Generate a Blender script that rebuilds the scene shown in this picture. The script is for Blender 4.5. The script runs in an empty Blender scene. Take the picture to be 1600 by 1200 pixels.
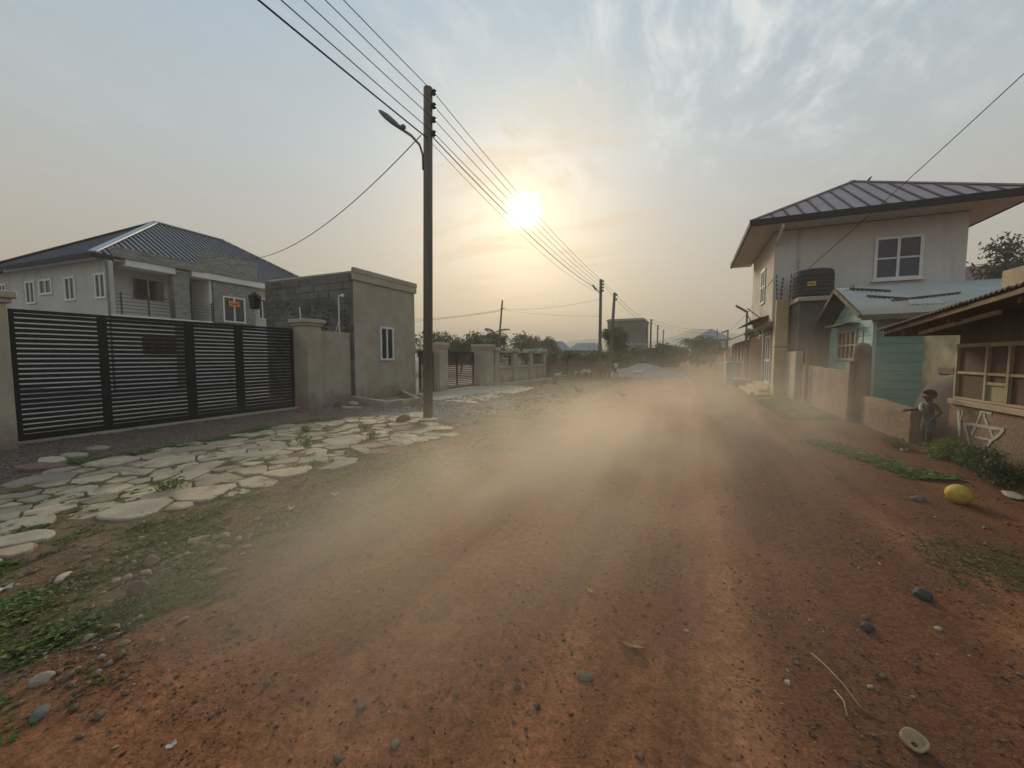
import bpy, bmesh, math, random
import numpy as np
from mathutils import Vector, Matrix

random.seed(7)
RNG = np.random.default_rng(11)
scene = bpy.context.scene
COL = scene.collection
R = math.radians

# ------------------------------------------------------------------ camera
# world frame: +y runs along the street, +x to its right-hand side, z = 0 is the road
YAW, PITCH, CAM_H, F_PX = R(24), R(3.88), 1.55, 620.0
cam_data = bpy.data.cameras.new('camera')
cam_data.sensor_width = 36.0
cam_data.lens = 36.0 * F_PX / 1600.0
cam_data.clip_start = 0.05
cam_data.clip_end = 5000
cam = bpy.data.objects.new('camera', cam_data)
COL.objects.link(cam)
cam.location = (0, 0, CAM_H)
cam.rotation_euler = (R(90) - PITCH, 0, YAW)
scene.camera = cam

# ------------------------------------------------------------------ world, sun, exposure
SUN_DIR = Vector((-0.36, 0.87, 0.335)).normalized()
world = bpy.data.worlds.new('World')
scene.world = world
world.use_nodes = True


class NB:
    """small node-tree builder"""
    def __init__(self, tree):
        self.t = tree
        self.n = tree.nodes
        self.l = tree.links

    def node(self, kind, **kw):
        nd = self.n.new(kind)
        for k, v in kw.items():
            setattr(nd, k, v)
        return nd

    def put(self, sock, val):
        if isinstance(val, bpy.types.NodeSocket):
            self.l.new(val, sock)
        else:
            sock.default_value = val

    def math(self, op, a, b=0.0, c=0.0, clamp=False):
        nd = self.node('ShaderNodeMath', operation=op, use_clamp=clamp)
        self.put(nd.inputs[0], a)
        self.put(nd.inputs[1], b)
        self.put(nd.inputs[2], c)
        return nd.outputs[0]

    def vmath(self, op, a, b=(0, 0, 0), scale=None):
        nd = self.node('ShaderNodeVectorMath', operation=op)
        self.put(nd.inputs[0], a)
        self.put(nd.inputs[1], b)
        if scale is not None:
            self.put(nd.inputs['Scale'], scale)
        return nd.outputs['Value'] if op in ('DOT_PRODUCT', 'LENGTH') else nd.outputs[0]

    def mix(self, fac, a, b, blend='MIX'):
        nd = self.node('ShaderNodeMix', data_type='RGBA', blend_type=blend)
        self.put(nd.inputs[0], fac)
        self.put(nd.inputs[6], a if isinstance(a, bpy.types.NodeSocket) else rgba(a))
        self.put(nd.inputs[7], b if isinstance(b, bpy.types.NodeSocket) else rgba(b))
        return nd.outputs[2]

    def ramp(self, fac, stops, interp='LINEAR'):
        nd = self.node('ShaderNodeValToRGB')
        cr = nd.color_ramp
        cr.interpolation = interp
        while len(cr.elements) > 1:
            cr.elements.remove(cr.elements[-1])
        for i, (p, c) in enumerate(stops):
            e = cr.elements[0] if i == 0 else cr.elements.new(p)
            e.position = p
            e.color = rgba(c)
        self.put(nd.inputs[0], fac)
        return nd.outputs[0]

    def maprange(self, v, a, b, c=0.0, d=1.0, smooth=True):
        nd = self.node('ShaderNodeMapRange')
        nd.interpolation_type = 'SMOOTHSTEP' if smooth else 'LINEAR'
        for i, x in enumerate((v, a, b, c, d)):
            self.put(nd.inputs[i], x)
        return nd.outputs[0]

    def noise(self, vec, scale, detail=4.0, rough=0.55, dist=0.0):
        nd = self.node('ShaderNodeTexNoise')
        self.put(nd.inputs['Vector'], vec)
        self.put(nd.inputs['Scale'], scale)
        nd.inputs['Detail'].default_value = detail
        nd.inputs['Roughness'].default_value = rough
        nd.inputs['Distortion'].default_value = dist
        return nd.outputs['Fac']

    def mapping(self, vec, loc=(0, 0, 0), rot=(0, 0, 0), scale=(1, 1, 1)):
        nd = self.node('ShaderNodeMapping')
        self.put(nd.inputs[0], vec)
        nd.inputs[1].default_value = loc
        nd.inputs[2].default_value = rot
        nd.inputs[3].default_value = scale
        return nd.outputs[0]


def rgba(c):
    if isinstance(c, (int, float)):
        c = (c, c, c)
    return (*c[:3], 1.0)


wt = world.node_tree
wt.nodes.clear()
w = NB(wt)
wdir = w.node('ShaderNodeTexCoord').outputs['Generated']
sep = w.node('ShaderNodeSeparateXYZ')
wt.links.new(wdir, sep.inputs[0])
elev = sep.outputs[2]
sky = w.node('ShaderNodeTexSky', sky_type='NISHITA')
sky.sun_disc = False
sky.sun_elevation = math.asin(SUN_DIR.z)
sky.sun_rotation = math.atan2(SUN_DIR.x, SUN_DIR.y)
sky.dust_density = 4.0
sky.air_density = 1.2
sky.ozone_density = 1.5
nishita = w.vmath('SCALE', sky.outputs[0], scale=0.07)
# dusty haze that veils the blue: colour by elevation
veil = w.ramp(elev, [(0.0, (0.33, 0.274, 0.207)), (0.10, (0.352, 0.308, 0.244)), (0.25, (0.375, 0.368, 0.335)),
                     (0.42, (0.362, 0.418, 0.448)), (0.62, (0.295, 0.405, 0.485)), (1.0, (0.26, 0.37, 0.47))])
base = w.mix(0.86, nishita, veil)
sdot = w.vmath('DOT_PRODUCT', wdir, tuple(SUN_DIR))
sdot = w.math('MAXIMUM', sdot, 0.0)
# thin high cloud: a flat layer, wisps stretched and rippled
hz = w.math('ADD', w.math('MAXIMUM', elev, 0.0), 0.10)
comb = w.node('ShaderNodeCombineXYZ')
w.put(comb.inputs[0], w.math('DIVIDE', sep.outputs[0], hz))
w.put(comb.inputs[1], w.math('DIVIDE', sep.outputs[1], hz))
layer = comb.outputs[0]
warp = w.node('ShaderNodeTexNoise')
w.put(warp.inputs['Vector'], layer)
warp.inputs['Scale'].default_value = 0.8
warp.inputs['Detail'].default_value = 2
layer_w = w.vmath('ADD', layer, w.vmath('SCALE', w.vmath('SUBTRACT', warp.outputs['Color'], (.5, .5, .5)), scale=.55))
streak = w.noise(w.mapping(layer_w, rot=(0, 0, R(-38)), scale=(1.4, 0.6, 1)), 3.6, 6, 0.68)
patch = w.noise(w.mapping(layer, loc=(3.1, 0.7, 0)), 0.36, 3, 0.5)
ripple = w.noise(w.mapping(layer_w, rot=(0, 0, R(25)), scale=(1.0, 0.45, 1)), 15.0, 3, 0.6)
# the cirrus field hangs ahead and to the right, thinning out elsewhere
fld = w.vmath('LENGTH', w.vmath('DIVIDE', w.vmath('SUBTRACT', layer, (.10, 1.30, 0)), (.95, .75, 1)))
field = w.math('ADD', w.maprange(fld, 1.5, .35), .12)
cm = w.math('MULTIPLY', w.maprange(streak, 0.38, 0.66), w.math('MULTIPLY', field, w.maprange(patch, 0.25, 0.55)))
cm = w.math('MULTIPLY', cm, w.math('ADD', 0.30, w.math('MULTIPLY', w.maprange(ripple, 0.32, 0.66), 0.9)))
cm = w.math('MULTIPLY', cm, w.maprange(elev, 0.14, 0.36))
ccol = w.mix(w.maprange(sdot, 0.955, 0.999), (0.585, 0.61, 0.61), (0.58, 0.50, 0.37))
with_cloud = w.mix(w.math('MULTIPLY', cm, 0.72), base, ccol)
# low streaks near the sun
lowst = w.noise(w.mapping(layer_w, loc=(1.3, 2.2, 0), scale=(0.5, 1.6, 1)), 1.9, 4, 0.6)
lm = w.math('MULTIPLY', w.maprange(lowst, 0.46, 0.68), w.maprange(sdot, 0.93, 0.995))
with_cloud = w.mix(w.math('MULTIPLY', lm, 0.35), with_cloud, (0.66, 0.46, 0.25))
# aureole and disc of the veiled sun
glow = None
for expo, col in ((9.0, (0.014, 0.008, 0.0)), (60.0, (0.040, 0.026, 0.0)), (300.0, (0.10, 0.066, 0.0)), (1100.0, (0.34, 0.235, 0.03)), (3600.0, (7.0, 6.0, 3.4))):
    g1 = w.vmath('SCALE', (*col,), scale=w.math('POWER', sdot, expo))
    glow = g1 if glow is None else w.vmath('ADD', glow, g1)
total = w.vmath('ADD', with_cloud, glow)
bg = w.node('ShaderNodeBackground')
wt.links.new(total, bg.inputs[0])
bg.inputs[1].default_value = 1.0
wo = w.node('ShaderNodeOutputWorld')
wt.links.new(bg.outputs[0], wo.inputs[0])
world.cycles.sampling_method = 'MANUAL'
world.cycles.sample_map_resolution = 512

sun_data = bpy.data.lights.new('sun', 'SUN')
sun_data.energy = 2.4
sun_data.angle = R(12)
sun_data.color = (1.0, 0.84, 0.60)
sun = bpy.data.objects.new('sun', sun_data)
COL.objects.link(sun)
sun.rotation_euler = SUN_DIR.to_track_quat('Z', 'Y').to_euler()
sun.location = (-30, 70, 40)

vs = scene.view_settings
vs.view_transform = 'Standard'
vs.look = 'None'
vs.gamma = 1.0
vs.exposure = 0.45
vs.use_curve_mapping = False
scene.cycles.use_denoising = True
scene.cycles.volume_step_rate = 3.0
scene.cycles.volume_max_steps = 40
scene.cycles.volume_bounces = 0
scene.cycles.max_bounces = 4
scene.cycles.diffuse_bounces = 2
scene.cycles.use_adaptive_sampling = True
scene.cycles.adaptive_threshold = .015
scene.cycles.glossy_bounces = 2
scene.cycles.transparent_max_bounces = 6
scene.cycles.caustics_reflective = False
scene.cycles.caustics_refractive = False


# ------------------------------------------------------------------ numpy noise
def _hash(ix, iy, seed):
    h = (ix * 374761393 + iy * 668265263 + seed * 144665) & 0xffffffff
    h = ((h ^ (h >> 13)) * 1274126177) & 0xffffffff
    return ((h ^ (h >> 16)) & 0xffff) / 65535.0


def vnoise(x, y, seed=0):
    x = np.asarray(x, float)
    y = np.asarray(y, float)
    ix = np.floor(x).astype(np.int64)
    iy = np.floor(y).astype(np.int64)
    fx, fy = x - ix, y - iy
    fx = fx * fx * (3 - 2 * fx)
    fy = fy * fy * (3 - 2 * fy)
    a = _hash(ix, iy, seed)
    b = _hash(ix + 1, iy, seed)
    c = _hash(ix, iy + 1, seed)
    d = _hash(ix + 1, iy + 1, seed)
    return a + (b - a) * fx + (c - a) * fy + (a - b - c + d) * fx * fy


def fbm(x, y, octv=4, seed=0):
    s, amp, tot = 0.0, 1.0, 0.0
    for o in range(octv):
        s = s + amp * vnoise(x * 2 ** o, y * 2 ** o, seed + o * 17)
        tot += amp
        amp *= 0.5
    return s / tot


def sstep(a, b, v):
    t = np.clip((v - a) / (b - a), 0, 1)
    return t * t * (3 - 2 * t)


def ground_z(x, y):
    x = np.asarray(x, float)
    y = np.asarray(y, float)
    z = 0.05 * (fbm(x / 1.7, y / 1.7, 2, 3) - .5)
    verge = sstep(-2.2, -3.4, x) * sstep(-10.2, -8.5, x)
    z = z + verge * (0.07 * (fbm(x / 0.7, y / 0.9, 3, 9) - .45) + 0.03)
    rough = sstep(-0.1, 0.6, x) * 0.6 + sstep(-1.0, -2.4, x) * 0.8 + 0.35
    near = sstep(14, 8, np.hypot(x, y))
    z = z + near * rough * (0.022 * (fbm(x / 0.22, y / 0.30, 2, 21) - .5) + 0.016 * (fbm(x / 0.07, y / 0.08, 2, 33) - .5))
    # ruts along the street
    for cx, wd, dp in ((0.12, .32, .020), (-1.25, .38, .018), (1.75, .25, .012)):
        c = cx + 0.12 * np.sin(y * 0.35 + cx)
        z = z - dp * np.exp(-((x - c) / wd) ** 2) * sstep(30, 15, y)
    # earth banked along the right-hand walls
    z = z + 0.06 * sstep(2.6, 3.6, x) * sstep(0, 4, y)
    return z


def gz(x, y):
    return float(ground_z(np.array([x]), np.array([y]))[0])


# ------------------------------------------------------------------ materials
MATS = {}


def mat(name, c1, c2=None, scale=3.0, rough=0.85, bump=0.0, bscale=40.0, metallic=0.0, stretch=(1, 1, 1), fine=0.25,
        fscale=45.0, spec=0.3, rnd=0.0, stain=None, bdist=0.01, splash=None):
    if name in MATS:
        return MATS[name]
    m = bpy.data.materials.new(name)
    m.use_nodes = True
    t = m.node_tree
    t.nodes.clear()
    b = NB(t)
    pos = b.node('ShaderNodeNewGeometry').outputs['Position']
    c2 = c2 or tuple(v * 0.8 for v in c1)
    pv = b.mapping(pos, scale=stretch)
    n1 = b.noise(pv, scale, 5, 0.6)
    col = b.mix(b.maprange(n1, 0.32, 0.68), c1, c2)
    if fine:
        n2 = b.noise(pos, fscale, 3, 0.6)
        col = b.mix(1.0, col, b.ramp(n2, [(0.25, 1 - fine), (0.75, 1 + fine * 0.35)]), 'MULTIPLY')
    if stain:
        sc, scol, lo, hi, sstretch = stain
        n3 = b.noise(b.mapping(pos, loc=(5, 3, 1), scale=sstretch), sc, 6, 0.62)
        col = b.mix(b.maprange(n3, lo, hi), col, scol)
    if splash:
        scol, sh = splash
        zz = b.node('ShaderNodeSeparateXYZ')
        t.links.new(pos, zz.inputs[0])
        n4 = b.noise(b.mapping(pos, loc=(2, 9, 4), scale=(1, 1, .7)), 2.6, 6, 0.65)
        lift = b.math('SUBTRACT', b.math('MULTIPLY', n4, sh * 2.2), zz.outputs[2])
        col = b.mix(b.maprange(lift, sh * .15, sh * 1.0, 0, .75), col, scol)
    if rnd:
        oi = b.node('ShaderNodeObjectInfo').outputs['Random']
        col = b.mix(1.0, col, b.ramp(oi, [(0, 1 - rnd), (1, 1 + rnd * .6)]), 'MULTIPLY')
    bs = b.node('ShaderNodeBsdfPrincipled')
    b.put(bs.inputs['Base Color'], col)
    bs.inputs['Metallic'].default_value = metallic
    bs.inputs['Specular IOR Level'].default_value = spec
    b.put(bs.inputs['Roughness'], b.maprange(n1, 0.2, 0.8, max(rough - .08, .03), min(rough + .08, 1)))
    if bump:
        bp = b.node('ShaderNodeBump')
        bp.inputs['Strength'].default_value = bump
        bp.inputs['Distance'].default_value = bdist
        b.put(bp.inputs['Height'], b.noise(pv, bscale, 5, 0.65))
        t.links.new(bp.outputs[0], bs.inputs['Normal'])
    o = b.node('ShaderNodeOutputMaterial')
    t.links.new(bs.outputs[0], o.inputs[0])
    MATS[name] = m
    return m


def leaf_mat(name, c1, c2, trans=0.35):
    if name in MATS:
        return MATS[name]
    m = bpy.data.materials.new(name)
    m.use_nodes = True
    t = m.node_tree
    t.nodes.clear()
    b = NB(t)
    pos = b.node('ShaderNodeNewGeometry').outputs['Position']
    ri = b.node('ShaderNodeNewGeometry').outputs['Random Per Island']
    n = b.noise(pos, 1.3, 3)
    col = b.mix(b.maprange(n, .3, .7), c1, c2)
    col = b.mix(1.0, col, b.ramp(ri, [(0, .6), (.8, 1.15), (1, 1.6)]), 'MULTIPLY')
    d = b.node('ShaderNodeBsdfPrincipled')
    b.put(d.inputs['Base Color'], col)
    d.inputs['Roughness'].default_value = .6
    d.inputs['Specular IOR Level'].default_value = .25
    tr = b.node('ShaderNodeBsdfTranslucent')
    b.put(tr.inputs[0], col)
    mx = b.node('ShaderNodeMixShader')
    mx.inputs[0].default_value = trans
    t.links.new(d.outputs[0], mx.inputs[1])
    t.links.new(tr.outputs[0], mx.inputs[2])
    o = b.node('ShaderNodeOutputMaterial')
    t.links.new(mx.outputs[0], o.inputs[0])
    MATS[name] = m
    return m


CONCRETE = mat('plastered_concrete', (0.46, 0.40, 0.305), (0.38, 0.325, 0.245), 1.3, .92, .35, 30, fine=.16, splash=((0.20, 0.145, 0.10), .6),
               stain=(1.7, (0.28, 0.24, 0.18), .54, .78, (1.4, 1.4, .30)))
CONCRETE2 = mat('pale_plaster', (0.48, 0.42, 0.33), (0.41, 0.355, 0.275), 1.4, .92, .3, 30, fine=.15, splash=((0.20, 0.15, 0.11), .5),
                stain=(1.6, (0.22, 0.19, 0.15), .56, .8, (1.4, 1.4, .4)))
BLOCK = mat('cement_block', (0.195, 0.182, 0.165), (0.13, 0.123, 0.112), 2.2, .95, .6, 55, fine=.35, rnd=.30)
MORTAR = mat('mortar', (0.19, 0.178, 0.16), (0.15, 0.14, 0.126), 4, .95, .4, 60)
BLACK = mat('black_metal', (0.008, 0.008, 0.009), (0.013, 0.013, 0.013), 6, .6, .1, 60, spec=.25, fine=.1)
WHITE = mat('white_paint', (0.76, 0.76, 0.74), (0.68, 0.675, 0.65), 1.2, .7, .1, 60, fine=.06)
FRAME = mat('white_frame', (0.72, 0.73, 0.74), (0.66, 0.67, 0.68), 3, .4, fine=.04, spec=.5)
GREYWALL = mat('textured_grey_render', (0.60, 0.595, 0.575), (0.52, 0.51, 0.49), 1.0, .95, .7, 38, fine=.22, bdist=.02,
               stain=(1.1, (0.36, 0.35, 0.33), .55, .75, (1.5, 1.5, .3)))
GLASS = mat('dark_window_glass', (0.012, 0.014, 0.018), (0.02, 0.022, 0.028), 1.5, .12, fine=0, spec=.55)
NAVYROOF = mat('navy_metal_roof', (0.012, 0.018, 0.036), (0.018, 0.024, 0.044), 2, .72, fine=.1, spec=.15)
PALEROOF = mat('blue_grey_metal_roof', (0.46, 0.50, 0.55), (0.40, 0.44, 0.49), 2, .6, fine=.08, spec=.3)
CLAD = mat('ledge_stone', (0.36, 0.36, 0.34), (0.23, 0.235, 0.23), 3.2, .85, .5, 35, fine=.3, stretch=(1, 1, 3))
POLE = mat('weathered_pole', (0.20, 0.18, 0.145), (0.145, 0.128, 0.10), 3, .9, .5, 40, stretch=(3, 3, .15), fine=.25)
CABLE = mat('cable', (0.03, 0.028, 0.03), (0.025, 0.022, 0.024), 3, .6, fine=0)
STEEL = mat('grey_steel', (0.16, 0.165, 0.17), (0.13, 0.13, 0.135), 4, .5, fine=.1, metallic=.4)
CERAMIC = mat('insulator', (0.035, 0.03, 0.028), (0.05, 0.04, 0.035), 6, .35, fine=0, spec=.5)
CREAM = mat('cream_render', (0.60, 0.54, 0.44), (0.52, 0.465, 0.375), .8, .92, .3, 40, fine=.12,
            stain=(.9, (0.36, 0.32, 0.26), .58, .82, (1.5, 1.5, .3)))
GREYHOUSE = mat('grey_house_render', (0.66, 0.65, 0.625), (0.59, 0.58, 0.555), .8, .92, .4, 45, fine=.14,
                stain=(1.3, (0.50, 0.485, 0.455), .54, .78, (1.8, 1.8, .25)))
YELLOW = mat('yellow_wall_paint', (0.55, 0.42, 0.23), (0.48, 0.36, 0.20), 1.5, .85, .2, 40, fine=.12,
             stain=(1.2, (0.34, 0.25, 0.15), .55, .8, (2, 2, .4)))
REDPAINT = mat('red_brown_paint', (0.26, 0.085, 0.06), (0.20, 0.07, 0.05), 2, .7, fine=.15)
PINK = mat('faded_red_panel', (0.30, 0.17, 0.13), (0.25, 0.14, 0.11), 2, .8, fine=.15)
BROWNROOF = mat('brown_metal_roof', (0.40, 0.32, 0.32), (0.35, 0.275, 0.28), 1.5, .7, fine=.08, spec=.3)
BROWNRIB = mat('brown_roof_seam', (0.12, 0.098, 0.10), (0.10, 0.08, 0.085), 2, .6, fine=.05)
FASCIA = mat('dark_fascia', (0.035, 0.035, 0.036), (0.045, 0.043, 0.043), 2, .85, fine=.1, spec=.1)
SOFFIT = mat('soffit_board', (0.68, 0.68, 0.67), (0.60, 0.60, 0.585), 1.5, .85, fine=.1)
TEAL_LIT = mat('teal_paint_lit_face', (0.34, 0.56, 0.51), (0.25, 0.45, 0.41), 1.8, .8, .4, 30, stretch=(1, 1, 4), fine=.25, rnd=.12,
            stain=(2.2, (0.16, 0.19, 0.16), .60, .80, (1, 1, 2.5)))  # lighter copy of the teal: light on the street face put into the colour
TEAL_SHADE = mat('teal_paint_shade_face', (0.13, 0.32, 0.275), (0.10, 0.255, 0.22), 1.8, .8, .4, 30, stretch=(1, 1, 4), fine=.25, rnd=.15)  # darker copy of the same teal: shade of the side face put into the colour
ZINC = mat('corrugated_zinc', (0.50, 0.475, 0.43), (0.43, 0.405, 0.365), 1.0, .9, fine=.12, metallic=0.0, spec=.08,
           stain=(1.2, (0.30, 0.24, 0.19), .64, .85, (1, .5, 1)))
RUST = mat('rusty_sheet', (0.15, 0.085, 0.055), (0.10, 0.07, 0.055), 1.6, .85, .3, 30, fine=.3)
OLDWOOD = mat('old_wood', (0.15, 0.115, 0.085), (0.10, 0.08, 0.06), 4, .9, .4, 40, stretch=(1, 1, .2), fine=.3)
PALEWOOD = mat('pale_wood_frame', (0.42, 0.32, 0.21), (0.33, 0.25, 0.165), 4, .8, .3, 50, fine=.2)
SCREEN = mat('brown_mesh_screen', (0.085, 0.05, 0.035), (0.11, 0.065, 0.045), 3, .9, .3, 200, fine=.25, fscale=160)
MUD = mat('mud_wall', (0.32, 0.205, 0.135), (0.25, 0.16, 0.105), 1.6, .95, .7, 22, fine=.3, bdist=.03,
          stain=(1.5, (0.13, 0.095, 0.07), .52, .75, (1, 1, .8)))
MOULD = mat('mouldy_plaster', (0.36, 0.33, 0.20), (0.22, 0.205, 0.12), 2.4, .95, .5, 25, fine=.35)
CLAY = mat('dusty_clay', (0.33, 0.25, 0.18), (0.26, 0.195, 0.14), 2, .95, .5, 25, fine=.2)
CHALK = mat('white_graffiti_paint', (0.55, 0.50, 0.43), (0.42, 0.37, 0.30), 9, .9, fine=.35)
TANKM = mat('black_plastic', (0.016, 0.016, 0.018), (0.024, 0.023, 0.024), 3, .5, fine=.1, spec=.4)
STICKER = mat('yellow_sticker', (0.62, 0.45, 0.05), (0.56, 0.40, 0.05), 5, .6, fine=.05)
ORANGE = mat('orange_banner', (0.72, 0.24, 0.03), (0.66, 0.20, 0.03), 5, .6, fine=.05)
STONE = mat('paving_stone', (0.50, 0.395, 0.265), (0.37, 0.295, 0.20), 3.6, .9, .55, 28, fine=.25, rnd=.34,
            stain=(3.4, (0.19, 0.145, 0.095), .47, .70, (1, 1, 1)))
STONE_G = mat('grey_paving_stone', (0.41, 0.345, 0.25), (0.31, 0.26, 0.19), 3.6, .9, .55, 28, fine=.25, rnd=.3)
STONE_R = mat('reddish_stone', (0.22, 0.125, 0.095), (0.18, 0.10, 0.08), 2.6, .9, .5, 28, fine=.25)
ROCK_T = mat('tan_rock', (0.33, 0.255, 0.165), (0.24, 0.18, 0.12), 9, .9, .6, 40, fine=.3, rnd=.2)
ROCK_G = mat('grey_rock', (0.20, 0.185, 0.165), (0.14, 0.125, 0.11), 9, .9, .6, 40, fine=.3, rnd=.2)
ROCK_B = mat('brown_rock', (0.165, 0.105, 0.075), (0.11, 0.075, 0.055), 9, .9, .6, 40, fine=.3)
ROCK_D = mat('dark_rock', (0.04, 0.04, 0.045), (0.06, 0.055, 0.05), 7, .75, .5, 40, fine=.3)
BRICKM = mat('broken_brick', (0.22, 0.09, 0.06), (0.17, 0.075, 0.05), 7, .9, .5, 40, fine=.3)
SHELL = mat('pale_shell', (0.46, 0.33, 0.19), (0.36, 0.25, 0.14), 9, .7, .4, 60, fine=.25)
LITTER = mat('white_litter', (0.46, 0.44, 0.40), (0.34, 0.31, 0.27), 12, .6, .3, 60, fine=.1)
STRAW = mat('dry_straw', (0.42, 0.31, 0.16), (0.33, 0.24, 0.12), 9, .8, fine=.2)
DRYLEAF = mat('dry_orange_leaf', (0.34, 0.16, 0.05), (0.25, 0.11, 0.035), 14, .8, .3, 60, fine=.3)
PEBBLE = mat('pebbles', (0.22, 0.15, 0.105), (0.14, 0.09, 0.065), 2.0, .9, .4, 60, fine=.35, fscale=18)
PEBBLE_P = mat('pale_pebbles', (0.42, 0.36, 0.28), (0.30, 0.25, 0.19), 3.0, .9, .3, 60, fine=.3, fscale=18)
PEBBLE_D = mat('dark_clods', (0.075, 0.040, 0.027), (0.12, 0.058, 0.036), 2.0, .95, .4, 60, fine=.3, fscale=18)
CHIP = mat('grey_chippings', (0.27, 0.265, 0.26), (0.19, 0.185, 0.18), 3.0, .9, .3, 60, fine=.4, fscale=14)
SLAB = mat('concrete_slab', (0.40, 0.365, 0.30), (0.33, 0.295, 0.24), 1.2, .92, .3, 30, fine=.2,
           stain=(1.6, (0.25, 0.21, 0.165), .55, .78, (1, 1, 1)))
BALLM = mat('scuffed_yellow_leather', (0.62, 0.42, 0.07), (0.52, 0.33, 0.055), 9, .65, .25, 70, fine=.12,
            stain=(11, (0.28, 0.16, 0.06), .56, .74, (1, 1, 1)))
SKIN = mat('dark_skin', (0.05, 0.028, 0.018), (0.06, 0.034, 0.022), 12, .55, fine=.08)
HAIR = mat('black_hair', (0.010, 0.009, 0.009), (0.016, 0.014, 0.013), 60, .9, .6, 160, fine=.3)
NAVYCLOTH = mat('dark_cloth', (0.022, 0.022, 0.030), (0.035, 0.033, 0.042), 8, .95, .3, 60, fine=.2)
GREYCLOTH = mat('grey_blue_cloth', (0.095, 0.10, 0.125), (0.07, 0.075, 0.095), 8, .95, .3, 60, fine=.2)
WHITECLOTH = mat('white_cloth', (0.62, 0.60, 0.57), (0.55, 0.53, 0.5), 9, .95, .2, 60, fine=.1)
REDCLOTH = mat('red_brown_cloth', (0.18, 0.07, 0.05), (0.14, 0.05, 0.04), 9, .95, .2, 60, fine=.1)
FLEECE = mat('white_fleece', (0.58, 0.54, 0.48), (0.46, 0.42, 0.36), 14, .98, .5, 60, fine=.15)
BROWNFUR = mat('brown_fur', (0.15, 0.085, 0.05), (0.10, 0.06, 0.04), 14, .95, .5, 60, fine=.2)
EYEW = mat('eye_white', (0.3, 0.28, 0.26), None, 5, .3, fine=0)
HEAPM = mat('gravel_heap_grey', (0.27, 0.285, 0.29), (0.22, 0.23, 0.235), 2, .95, .8, 30, fine=.3, fscale=14, bdist=.05)
BLUEROOF = mat('blue_far_roof', (0.20, 0.23, 0.28), (0.17, 0.20, 0.25), 1, .5, fine=.05)
REDROOF = mat('red_far_roof', (0.26, 0.14, 0.12), (0.21, 0.115, 0.10), 1, .6, fine=.1)
HOUSEBR = mat('brown_far_wall', (0.16, 0.10, 0.075), (0.13, 0.08, 0.06), 1, .9, fine=.1)
BLUEBOX = mat('blue_grey_paint', (0.25, 0.33, 0.37), (0.20, 0.275, 0.31), 2, .6, fine=.1)
RAILM = mat('dark_rail', (0.035, 0.035, 0.037), (0.05, 0.05, 0.05), 4, .5, fine=.05)
BARK = mat('bark', (0.12, 0.09, 0.065), (0.08, 0.06, 0.045), 4, .95, .5, 30, fine=.3)
HILLM = mat('wooded_hill', (0.075, 0.095, 0.055), (0.11, 0.105, 0.07), .02, .95, fine=.2, fscale=.1)
LEAF_D = leaf_mat('dark_leaves', (0.040, 0.072, 0.022), (0.060, 0.098, 0.030))
LEAF_M = leaf_mat('mid_leaves', (0.055, 0.095, 0.028), (0.085, 0.125, 0.040))
LEAF_O = leaf_mat('olive_leaves', (0.095, 0.110, 0.045), (0.13, 0.135, 0.055))
LEAF_P = leaf_mat('palm_leaves', (0.06, 0.09, 0.035), (0.10, 0.12, 0.05))
WEED = leaf_mat('weed_leaves', (0.11, 0.19, 0.035), (0.155, 0.22, 0.05), .42)
WEED_D = leaf_mat('dusty_grass', (0.14, 0.155, 0.055), (0.20, 0.185, 0.075), .4)


# ------------------------------------------------------------------ mesh builder and scene helpers
ORG = {}


def link(o, parent=None):
    COL.objects.link(o)
    if parent is not None:
        o.parent = parent
    return o


def tag(o, label=None, cat=None, group=None, kind=None):
    if label:
        o['label'] = label
    if cat:
        o['category'] = cat
        kind = kind or 'thing'
    if group:
        o['group'] = group
    if kind:
        o['kind'] = kind
    return o


def thing(name, label, cat, loc=(0, 0, 0), rz=0.0, group=None, local=False):
    o = bpy.data.objects.new(name, None)
    o.empty_display_size = .2
    o.location = loc
    o.rotation_euler = (0, 0, rz)
    link(o)
    tag(o, label, cat, group)
    ORG[o.name] = (0, 0, 0) if (local or rz) else tuple(loc)
    return o


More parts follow.
